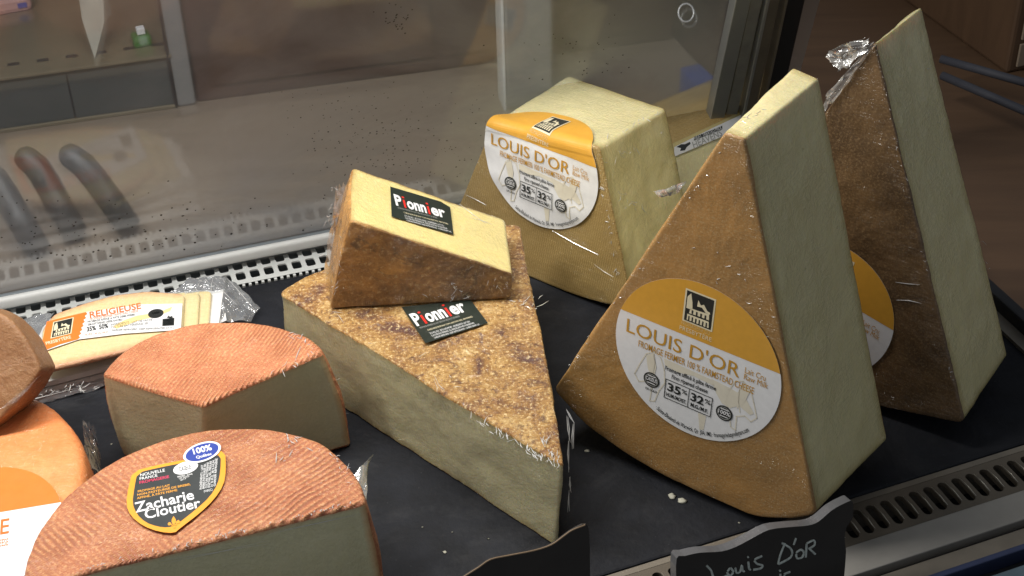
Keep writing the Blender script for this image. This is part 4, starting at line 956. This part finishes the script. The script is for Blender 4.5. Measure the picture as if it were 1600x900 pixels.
def shield(q, a, b, f):
    out = [(168, 300), (400, 240), (690, 185), (900, 140), (1035, 100), (1042, 300), (1020, 430), (930, 565), (800, 690), (610, 835), (560, 880), (420, 868), (270, 815), (150, 720), (106, 610), (128, 450)]
    inn = [(212, 315), (400, 268), (700, 210), (900, 166), (995, 143), (990, 300), (965, 420), (890, 540), (770, 650), (580, 800), (500, 828), (400, 818), (290, 780), (205, 700), (165, 600), (185, 450)]
    def smooth(P):
        P = [np.array(p, float) for p in P]; o = []
        for i in range(len(P)):
            o += [P[i]*.75+P[(i+1) % len(P)]*.25, P[i]*.25+P[(i+1) % len(P)]*.75]
        return o
    q.poly(I_AMBER, [f(z5(*p)) for p in smooth(out)], 0); q.poly(I_DARK, [f(z5(*p)) for p in smooth(inn)], .0001)
    def tx(m, s, pl_, pr_, pt, bold=0., lift=.0002, shear=0.):
        A, B, C_ = f(z5(*pl_)), f(z5(*pr_)), f(z5(*pt)); r = math.atan2(B[1]-A[1], B[0]-A[0]); L = math.hypot(B[0]-A[0], B[1]-A[1]); h = abs(-(C_[0]-A[0])*math.sin(r)+(C_[1]-A[1])*math.cos(r))
        q.text(m, s, A[0], A[0]+L, A[1], h, lift, bold, shear, r)
    tx(I_W2, 'Zacharie', (198, 688), (748, 560), (212, 590), .018); tx(I_W2, 'Cloutier', (288, 748), (808, 636), (300, 655), .018)
    tx(I_W2, 'NOUVELLE', (242, 350), (472, 302), (246, 322), .01); tx(I_W2, 'FRANCE', (236, 384), (402, 350), (240, 358), .01); tx(I_PINK, 'FROMAGERIE', (234, 420), (512, 362), (238, 394), .02)
    tx(I_AMB2, 'FROMAGE AU LAIT', (218, 500), (520, 440), (220, 480), .02); tx(I_AMB2, 'NON-PASTEURISÉ DE BREBIS,', (214, 532), (712, 430), (216, 512), .02); tx(I_AMB2, 'AFFINÉ, À PÂTE FERME', (210, 564), (588, 486), (212, 544), .02)
    e = f(z5(665, 268)); q.ell(I_W2, e[0], e[1], .0086, .0062, .0002, 30, .1); tx(I_DARK, 'CASEUS', (608, 304), (722, 276), (612, 262), .01, .0003)
    for i in range(3): tx(I_W2, ('BREBIS / EWE', 'OR GOLD', '2013')[i], (590+i*14, 360+i*16), (730-i*30, 332+i*20), (592+i*14, 346+i*16), .01)
    for i in range(6):   # vertical small print
        x = 815+i*26; tx(I_W2, ('INGRÉDIENTS : LAIT', 'BREBIS PASTEURISÉ SEL', 'CULTURE BACTÉRIENNE', 'ENZYMES, SEL, PRÉSURE', '31 % M.G. 38 % HUM.', 'GARDER RÉFRIGÉRÉ')[i], (x, 470-i*6), (x+14+i, 240-i*12), (x-20, 468-i*6), .01)
    tx(I_W2, '(FABQC)', (838, 500), (918, 480), (840, 478))
    # fleur-de-lis
    P = lambda x, y: f(z5(x, y))
    q.poly(I_AMBER, [P(552, 722), P(536, 752), P(534, 776), P(545, 800), P(560, 800), P(576, 776), P(572, 752)], .0003)
    q.poly(I_AMBER, [P(498, 792), P(510, 778), P(526, 784), P(536, 800), P(536, 812), P(520, 806), P(512, 812), P(500, 806)], .0003)
    q.poly(I_AMBER, [P(612, 772), P(600, 758), P(584, 766), P(572, 786), P(572, 800), P(588, 792), P(600, 794), P(612, 784)], .0003)
    q.poly(I_AMBER, [P(530, 806), P(584, 796), P(584, 806), P(532, 816)], .0003); q.poly(I_AMBER, [P(546, 810), P(568, 806), P(574, 830), P(552, 836)], .0003)
    # blue oval
    e = f(z5(820, 125)); q.ell(I_W2, e[0], e[1], .0135, .0098, .0006, 40, .22); q.ell(I_BLUE, e[0], e[1], .0118, .0081, .0007, 40, .22)
    tx(I_W2, '100%', (742, 148), (915, 104), (748, 92), .03, .0008); tx(I_W2, 'Québec', (768, 190), (912, 152), (772, 162), .02, .0008)
px_label(ZF, [z5(160, 700), z5(1000, 480), z5(160, 300)], (0, 0, HZ), (0, 0, 1), shield, .0021)
creases(ZF, (0, 0, HZ+.0006), (0, 0, 1), [(430, 726, 490, 692, 16, -6), (445, 678, 485, 694, 12, 3), (448, 680, 455, 700, 3, 8)], 5, 1.5, .4, .0007)
creases(ZF, (0, 0, HZ+.0006), (0, 0, 1), [(300, 848, 400, 826, 14, -3)], 4, 1, .4, .0006)
creases(ZF, (0, 0, HZ+.0006), (0, 0, 1), [(120, 892, 555, 786, 5, -1.5)], 60, .6, .3, .0007)
creases(ZF, (0, 0, HZ+.0006), (0, 0, 1), [(520, 712, 552, 756, -3, -5)], 10, 2, .6, .0006)
crumple('gathered_film', ZF, [at([(552, 742)], HZ*.9)[0], at([(583, 712)], HZ*.9)[0], at([(573, 735)], HZ*.8)[0], at([(574, 790)], HZ*.8)[0]], None, (0, 0, 1), .003, 10, 8, FILM_T, .2, 120, 0, label='film tab at the right corner')
a3 = np.array([F2[0][0], F2[0][1], HZ]); b3 = np.array([F2[-1][0], F2[-1][1], HZ]); c3 = np.array([B2[0][0], B2[0][1], 0]); N3 = np.cross(b3-a3, c3-a3); N3 /= np.linalg.norm(N3)
creases(ZF, a3, N3, [(420, 830, 560, 806), (250, 880, 420, 845)], 2, 4, wd=.0003)

# --- orange disc at left, with part of a round label, and the tan wedge on it
HO = .060
cc = W(-.1242, .8994, 0)[:2]; Ro = .1223
t_ = thing('round_cheese', (cc[0], cc[1], 0), 'smooth bright orange round cheese at the left edge with an orange and white label', 'cheese')
ring = [cc+Ro*np.array([math.cos(a), math.sin(a)]) for a in np.linspace(0, 2*math.pi, 40, endpoint=False)]
O = np.array([0, 0, HO]); Lp = [(p[0], p[1], rn, .01) for p in ring]
slice_solid(t_, Lp, Lp, O, u, w_, n, HO, mats=dict(rind=RD_OR, paste=P_ZACH), amp=dict(rind=.0010, paste=.0004), ncap=40, er=.007, bulge=.003)
OW = t_
lc = at([(-28, 828)], HO+.004)[0]; ex = at([(60, 806)], HO)[0]-at([(0, 816)], HO)[0]; ex /= np.linalg.norm(ex); ey = np.cross(CZ, ex)
def mpO(x, y, l): return lc+ex*x*.054+ey*y*.062+CZ*(.001+l)-CZ*0
q = Print(mpO); q.ell(I_WHITE, 0, 0, 1, 1, 0, 90); ys = .22; a_0 = math.asin(ys)
q.poly(I_ORANGE, [(.999*math.cos(t), .999*math.sin(t)) for t in np.linspace(a_0, math.pi-a_0, 50)], .00012)
q.text(I_ORTXT, 'RELIGIEUSE', -.94, .34, -.14, .24, .0002, .01); q.text(I_ORTXT, 'FROMAGE FERMIER 100 % FARMSTEAD CHEESE', -.84, .34, -.33, .11, .0002, .004)
q.poly(I_YEL, [(-.1, -.48), (.12, -.50), (.16, -.62), (.04, -.74), (-.1, -.66)], .0002)
q.build(OW, NM)
crumple('gathered_film', OW, [at([(128, 655)], .05)[0], at([(150, 668)], .03)[0], at([(160, 745)], .02)[0], at([(135, 735)], .05)[0]], None, (0, 0, 1), .003, 8, 20, FILM, .3, 90, 0, label='loose film round the right side')

nW = np.array([-.05, -.80, .60]); nW /= np.linalg.norm(nW); n3 = -nW
O = at([(0, 575)], .105)[0]; u3 = np.cross(nW, [0, 0, 1.]); u3 = -u3/np.linalg.norm(u3); w3 = np.cross(nW, u3); w3 = w3 if w3[2] > 0 else -w3
t_ = thing('cheese_wedge', (O[0], O[1]+.02, HO), 'plain tan-rind wedge leaning on the orange round cheese at the left edge', 'cheese')
wp = [(65, 576), (52, 598), (27, 632), (0, 657), (-60, 715), (-140, 700), (-150, 520), (-70, 478), (-20, 480), (8, 493), (30, 514), (50, 545)]
F2 = P2(wp, O, u3, w3, n3); tg = [rn]*12; cr = [.004]+[.012]*11
slice_solid(t_, L4(F2, tg, cr), L4(F2*.98, tg, cr), O, u3, w3, n3, .035, mats=dict(rind=RD_BR, paste=P_ZACH), amp=dict(rind=.0010, paste=.0004), ncap=24, er=.003)
crumple('gathered_film', t_, [(0, 640), (28, 628), (60, 590), (66, 584)], O, nW, .002, 14, 6, FILM, .2, 90, .001)

# --- vacuum packs of slices
def pack_poly(pxs, z): return np.array([p[:2] for p in at(pxs, z)])
z7 = lambda x, y: (20+x/4., 430+y/4.)
def slice_piece(parent, pxs, z, T, tags=None, cr=.006, mat=P_REL, name=None):
    P = pack_poly(pxs, z); u, w_, n = np.array([1., 0, 0]), np.array([0, 1., 0]), np.array([0, 0, -1.]); tg = tags or [pr]*len(P)
    e = MB()
    return slice_solid(parent, L4(P, tg, [cr]*len(P)), L4(P, tg, [cr]*len(P)), np.array([0, 0, z]), u, w_, n, T, cap='paste', mats=dict(rind=RD_REL, paste=mat), amp=dict(rind=.0003, paste=.0003), ncap=16, er=.002, labels=dict(rind='rind_edge', paste='cheese_slice'))
t_ = thing('slice_pack', at([(180, 520)], .0)[0], 'vacuum pack of pale cheese slices with an orange and white label, top of its stack', 'cheese pack', 'vacuum packs of sliced cheese')
o1 = [z7(185, 592), z7(168, 500), z7(185, 330), z7(255, 240), z7(450, 170), z7(640, 118), z7(850, 96), z7(1075, 115), z7(1062, 340), z7(740, 462), z7(400, 540)]
slice_piece(t_, o1, .034, .0055, [pr, pr, rn, rn, rn, rn, rn, pr, rn, rn, rn])
o2 = [z7(600, 420), z7(640, 122), z7(1170, 104), z7(1158, 330), z7(1000, 400)]; slice_piece(t_, o2, .0305, .010)
o3 = [z7(700, 400), z7(740, 118), z7(1245, 92), z7(1225, 320), z7(1000, 400)]; slice_piece(t_, o3, .0275, .010)
WP = plain('white_paper', (.72, .72, .70), .5, 0, .3, .05, 30)
P = pack_poly([z7(800, 400), z7(820, 130), z7(1318, 88), z7(1288, 300), z7(1000, 420)], .024)
mb = MB(); nP = len(P); mb.add([(x, y, .024) for x, y in P]+[(x, y, .0165) for x, y in P], [list(range(nP))]+[(i, (i+1) % nP, nP+(i+1) % nP, nP+i) for i in range(nP)]); mb.build('paper_sheet', WP, t_)
OZ = np.array([0, 0, .034])
def rel(q, a, b, f):
    P = lambda x, y: f(z7(x, y))
    q.poly(I_WHITE, [P(175, 492), P(215, 300), P(465, 238), P(810, 192), P(1062, 186), P(1052, 350), P(700, 375), P(418, 410)], 0)
    zig = []
    for i in range(15):
        t = i/14.; x, y = 465+(412-465)*t, 240+(412-240)*t; zig.append(P(x+(7 if i % 2 else -5), y))
    q.poly(I_ORANGE, [P(174, 492), P(192, 400), P(215, 300), P(340, 268)]+zig+[P(300, 442)], .0001)
    e0, e1, e2 = P(246, 400), P(362, 372), P(262, 306)
    # emblem in its own skewed frame
    q2 = Print(None)
    emblem(q2, 0, 1, 0, 1, I_BLACK, I_CREAM, .0002)
    for m, (V, Fc) in q2.L.items():
        VV, FF = q._m(m); b_ = len(VV); VV += [(e0[0]+(e1[0]-e0[0])*x+(e2[0]-e0[0])*y, e0[1]+(e1[1]-e0[1])*x+(e2[1]-e0[1])*y, l) for x, y, l in V]; FF += [[i+b_ for i in g] for g in Fc]
    def tx(m, s, A, B, h, bold=0.):
        A, B = P(*A), P(*B); r = math.atan2(B[1]-A[1], B[0]-A[0]); q.text(m, s, A[0], A[0]+math.hypot(B[0]-A[0], B[1]-A[1]), A[1], h, .0002, bold, 0, r)
    tx(I_CREAM, 'PRESBYTÈRE', (212, 446), (368, 404), .0042, .02)
    tx(I_ORTXT, 'RELIGIEUSE', (484, 276), (806, 218), .0085, .02); tx(I_ORTXT, 'FROMAGE FERMIER FARMSTEAD CHEESE', (484, 292), (786, 240), .0034)
    tx(I_BLACK, 'FROMAGE AFFINÉ À PÂTE DEMI-FERME', (470, 308), (765, 262), .0028, .01); tx(I_BLACK, 'SEMI-SOFT RIPENED CHEESE, RAW MILK', (470, 326), (690, 292), .0028, .01)
    tx(I_BLACK, '35%  50%', (466, 362), (600, 338), .0062, .03); tx(I_BLACK, 'INGRÉDIENTS : LAIT DE VACHE', (615, 326), (875, 294), .003); tx(I_BLACK, 'CULTURE BACTÉRIENNE, SEL', (615, 342), (850, 316), .003)
    tx(I_ORTXT, 'H./M.  M.G./M.F.', (452, 390), (600, 372), .003); tx(I_BLACK, 'GARDER RÉFRIGÉRÉ / KEEP REFRIGERATED AT 4 C', (620, 360), (1010, 344), .0026)
    q.poly(I_YEL, [P(630, 330), P(700, 290), P(780, 262), P(860, 250), P(930, 235), P(1000, 205), P(985, 235), P(900, 268), P(800, 290), P(720, 318), P(650, 345)], .00012)
    e = P(896, 250); q.ell(I_BLACK, e[0], e[1], .0065, .0065, .0002, 24); tx(I_W2, '100%', (874, 256), (920, 248), .003, .02)
    q.poly(I_BLACK, [P(938, 284), P(1012, 276), P(1010, 324), P(936, 328)], .0002); tx(I_W2, 'ALIMENTS', (944, 304), (1006, 298), .003, .02); tx(I_W2, 'QUÉBEC', (944, 320), (1006, 316), .003, .02)
    q.poly(I_BLACK, [P(965, 276), P(975, 262), P(985, 270), P(996, 264), P(1003, 274), P(990, 280)], .0002)
px_label(t_, [z7(175, 492), z7(1052, 350), z7(215, 300)], (0, 0, .034), (0, 0, 1), rel, .0016)
def sheet(name, parent, outline_px, z, mat, amp=.0015, freq=60, label=None):
    P = at(outline_px, 0.)
    P = np.array([hit([p], (0, 0, zz), (0, 0, 1))[0] for p, zz in zip(outline_px, z if not np.isscalar(z) else [z]*len(outline_px))]); c_ = P.mean(0)
    bm = bmesh.new(); vs_ = [bm.verts.new(p) for p in P]; bm.faces.new(vs_); bmesh.ops.triangulate(bm, faces=bm.faces[:])
    for _ in range(5): bmesh.ops.subdivide_edges(bm, edges=[e for e in bm.edges if e.calc_length() > .005], cuts=1, use_grid_fill=True)
    for v in bm.verts: v.co.z += amp*(noise.fractal(v.co*freq, 1, 2, 3)+abs(noise.noise(v.co*freq*.5)))
    me_V = [v.co[:] for v in bm.verts]; bm.verts.index_update(); me_F = [[v.index for v in f.verts] for f in bm.faces]; bm.free()
    o = mesh(name, me_V, me_F, mat, parent, False)
    if label: o['label'] = label
    return o
sheet('bag', t_, [z7(900, 130), z7(1010, 100), z7(1100, 30), z7(1240, 0), z7(1330, 8), z7(1400, 60), z7(1548, 210), z7(1490, 292), z7(1290, 292), z7(1318, 90)], [.03, .03, .026, .018, .018, .012, .006, .004, .02, .027], BAG, .003, 80, 'empty clear end of the bag')
sheet('bag', t_, [z7(0, 300), z7(110, 268), z7(210, 240), z7(262, 236), z7(188, 330), z7(150, 400), z7(130, 440)], [.010, .012, .016, .03, .03, .03, .03], BAG, .002, 90)
creases(t_, (0, 0, .036), (0, 0, 1), [(285, 450, 345, 448, 6, 2), (285, 440, 350, 436, 5, 4)], 8, 2, .6, .0005)
creases(t_, (0, 0, .03), (0, 0, 1), [(335, 440, 372, 480), (352, 432, 400, 486), (345, 470, 352, 500), (333, 436, 330, 455)], 1, 1, wd=.0005)

t_ = thing('slice_pack', at([(120, 590)], 0)[0], 'silvery white vacuum pack lying flat under the labelled slice pack', 'cheese pack', 'vacuum packs of sliced cheese')
for k, (z, off) in enumerate(((.0205, 0), (.0135, 10), (.0065, 22))):
    pts = [(20, 512+off*.3), (62, 506), (345, 455), (352, 500), (235, 552+off*.8), (175, 569+off), (110, 586+off), (44, 603+off), (24, 560+off)]
    P = pack_poly(pts, z); nP = len(P); mb = MB(); mb.add([(x, y, z) for x, y in P]+[(x, y, z-.0055) for x, y in P], [list(range(nP))]+[(i, (i+1) % nP, nP+(i+1) % nP, nP+i) for i in range(nP)])
    bevel(mb.build('paper_sheet', WP, t_), .001)
sheet('bag', t_, [(44, 612), (60, 590), (110, 580), (165, 562), (175, 568), (162, 606), (118, 618), (60, 632), (44, 628)], [.004, .02, .02, .02, .014, .001, .001, .001, .001], BAG, .002, 110, 'crinkled clear seam along the front')
creases(t_, (0, 0, .012), (0, 0, 1), [(60, 600, 165, 580, 14, -3), (60, 615, 150, 605, 12, -4)], 22, 3, .4, .0007)

# --- low wedge behind, between the standing wedges, with a strip label
A3 = at([(1050, 222)], .075)[0]; B3 = at([(1168, 168)], .075)[0]; ax = B3-A3; ax[2] = 0; Lw = np.linalg.norm(ax)+.10; ax /= np.linalg.norm(ax)
back = np.cross(CZ, ax); back = back if back[1] > 0 else -back
O = A3-ax*.04; O[2] = 0
t_ = thing('low_cheese_wedge', O+ax*.06, 'low cheese piece with a grey strip label, lying behind between the standing wedges', 'cheese')
lp = [(.0, .0), (.012, .045), (.022, .068), (.045, .074), (.10, .072), (.10, .0)]
lp2 = [(-.018, .0), (-.010, .018), (.022, .072), (.040, .078), (.085, .076), (.085, .0)]
lp2 = [(x-.02, y) for x, y in lp2]
tg = [rn, pr, rn, rn, rn, rn]; Lq = [(x, y, t, .005) for (x, y), t in zip(lp2, tg)]
slice_solid(t_, Lq, Lq, O, back, CZ, ax, Lw, cap='rind', mats=dict(rind=RD_L1, paste=P_LOUIS), amp=dict(rind=.0007, paste=.0004), ncap=12)
pA, pB = np.array(lp2[1]), np.array(lp2[2]); fO = O+back*pA[0]+CZ*pA[1]; fN = np.cross(ax, (pB-pA)[0]*back+(pB-pA)[1]*CZ); fN /= np.linalg.norm(fN)
z8 = lambda x, y: (1030+x/3.6, 100+y/3.6)
def strip(q, a, b, f):
    P = lambda x, y: f(z8(x, y)); q.poly(I_WHITE, [P(80, 522), P(80, 468), P(300, 358), P(470, 280), P(480, 340), P(340, 412)], 0)
    q.poly(I_BLACK, [P(92, 468), P(118, 452), P(140, 452), P(168, 438), P(172, 450), P(150, 468), P(140, 486), P(112, 490), P(118, 474)], .0001)
    q.poly(I_BLACK, [P(190, 432), P(192, 410), P(350, 348), P(350, 368)], .0001)
    A, B = P(190, 474), P(352, 402); q.text(I_GREY, 'HEAVENS', A[0], A[0]+math.hypot(B[0]-A[0], B[1]-A[1]), A[1], .006, .0001, .01, 0, math.atan2(B[1]-A[1], B[0]-A[0]))
    A, B = P(196, 428), P(348, 366); q.text(I_W2, 'HEAT TREATED MILK', A[0], A[0]+math.hypot(B[0]-A[0], B[1]-A[1]), A[1], .0032, .0002, 0, 0, math.atan2(B[1]-A[1], B[0]-A[0]))
px_label(t_, [z8(100, 522), z8(340, 412), z8(85, 468)], fO, fN, strip, .0012)

# ================================================================= SIGNS AND CRUMBS
SLATE = plain('chalkboard_brown', (.022, .017, .013), .5, 0, 0, .2, 30); SLE = plain('chalkboard_edge', (.10, .10, .105), .32, 0, .3, .15, 20)
SN = -CY*math.cos(R_(14))+CZ*math.sin(R_(14))
def sign(name, label, outl, z_foot_px, group, th=.0085, edge=None):
    O = W(.45, .615, .0)
    P = hit(outl, O, SN); t = thing(name, P.mean(0)*np.array([1, 1, 0]), label, 'sign', group)
    # close the plaque down to the sill
    dn = np.cross(SN, CX); dn = dn/np.linalg.norm(dn); dn = dn if dn[2] < 0 else -dn
    def down(p): return p+dn*((p[2]-.001)/-dn[2])
    F_ = list(P)+[down(P[-1]), down(P[0])]; nP = len(F_); Bk = [p-SN*th for p in F_]
    mb = MB(); mb.add(F_, [list(range(nP))]); mb.add(Bk, [list(range(nP))[::-1]]); mb.build('board', SLATE, t)
    mb = MB(); mb.add(F_+Bk, [(i, (i+1) % nP, nP+(i+1) % nP, nP+i) for i in range(nP)]); mb.build('edge', edge or SLE, t, False)
    return t, O
def cr_smooth(P, k=4):
    P = [np.array(p, float) for p in P]; o = []
    for i in range(len(P)-1):
        p0, p1, p2, p3 = P[max(i-1, 0)], P[i], P[i+1], P[min(i+2, len(P)-1)]
        for j in range(k):
            t = j/k; o.append(.5*((2*p1)+(-p0+p2)*t+(2*p0-5*p1+4*p2-p3)*t*t+(-p0+3*p1-3*p2+p3)*t**3))
    return o+[P[-1]]
y2 = lambda x, y: (1060+x/2.963, 600+y/2.963)
t_, OS = sign('chalk_sign', 'dark wavy-edged chalk sign lettered by hand in white, in front of the tall amber wedge',
              cr_smooth([y2(-10, 930), y2(-8, 808), y2(30, 796), y2(100, 781), y2(200, 775), y2(270, 752), y2(340, 715), y2(420, 675), y2(520, 662), y2(600, 655), y2(650, 636), y2(710, 585), y2(770, 552), y2(806, 545), y2(806, 620), y2(778, 665), y2(770, 720), y2(776, 780), y2(768, 889)], 3), None, 'small dark signs at the front of the case')
CHALK = plain('chalk', (.50, .54, .50), .9, 0, 0, .25, 400)
mb = MB()
strokes = [[(130, 840), (150, 862), (160, 889), (185, 900), (235, 880)], [(238, 850), (225, 870), (238, 885), (252, 868), (240, 850)], [(262, 850), (268, 872), (285, 866), (292, 838), (296, 862), (304, 866)],
           [(322, 822), (326, 852), (332, 858)], [(318, 802), (324, 798)], [(385, 795), (352, 812), (362, 830), (388, 838), (378, 852), (345, 858)],
           [(492, 735), (470, 790), (460, 832)], [(478, 735), (520, 762), (518, 800), (462, 832)], [(543, 712), (532, 742)], [(565, 765), (545, 780), (548, 805), (572, 800), (578, 775), (565, 765)],
           [(592, 738), (588, 800)], [(592, 738), (625, 722), (628, 744), (600, 762)], [(606, 762), (632, 786)], [(466, 866), (472, 860)], [(470, 878), (472, 900)], [(515, 868), (488, 880), (496, 896), (512, 900)]]
for s in strokes:
    P = hit([y2(*p) for p in cr_smooth(s, 4)], OS, SN)+SN*.0004; mb.tube(P, .0008, 5)
o = mb.build('chalk_lettering', CHALK, t_); o['kind'] = 'stuff'
t_, OS2 = sign('chalk_sign', 'blank dark wavy-edged sign at the bottom centre with a thin pale brown edge',
               cr_smooth([(690, 925), (726, 900), (748, 886), (766, 874), (793, 868), (834, 860), (861, 851), (881, 837), (894, 828), (916, 819), (921, 840), (922, 900)], 3), None, 'small dark signs at the front of the case', .0015, SLATE)
P = hit(cr_smooth([(700, 918), (726, 900), (748, 886), (766, 874), (793, 868), (834, 860), (861, 851), (881, 837), (894, 828), (914, 820)], 3), OS2, SN)
mb = MB(); mb.tube(P+SN*.0003, .0005, 5); mb.build('edge_line', plain('edge_tan', (.22, .15, .09), .6), t_)

CR = plain('crumb', (.45, .44, .36), .7, 0, 0, .1, 100)
def crumb(px, r, lab, el=1.):
    r *= .8; p = at([px], .0)[0]; t = thing('crumb', p, lab, 'crumb', 'cheese crumbs on the black deck'); bm = bmesh.new(); bmesh.ops.create_icosphere(bm, subdivisions=2, radius=r)
    V = []
    for v in bm.verts:
        q = v.co*(1+.9*noise.noise(v.co*(1.8/r)+Vector(p)*50)); V.append((p[0]+q.x*el, p[1]+q.y, max(.0003, p[2]+r*.15+q.z*.3)))
    bm.verts.index_update(); mesh('fragment', V, [[v.index for v in f.verts] for f in bm.faces], CR, t, True); bm.free()
crumb((1050, 776), .0036, 'pale crumb under the tall amber wedge, left half of a pair', 1.); crumb((1066, 783), .0038, 'largest pale crumb on the deck left of the chalk sign', 1.1)
crumb((695, 863), .0016, 'small pale crumb on the deck left of the blank sign'); crumb((918, 705), .0018, 'small flake on the deck right of the sector tip', 1.5)
crumb((763, 842), .0010, 'tiny pale speck beside the blank sign top'); crumb((707, 832), .0008, 'tiny speck on the deck between the half wheel and the large sector'); crumb((660, 824), .0008, 'tiny speck on the deck to the right of the half wheel'); crumb((1155, 817), .0010, 'tiny crumb just behind the chalk sign')
crumb((174, 694), .0010, 'tiny white crumb on the deck between the orange round and the unlabelled piece')
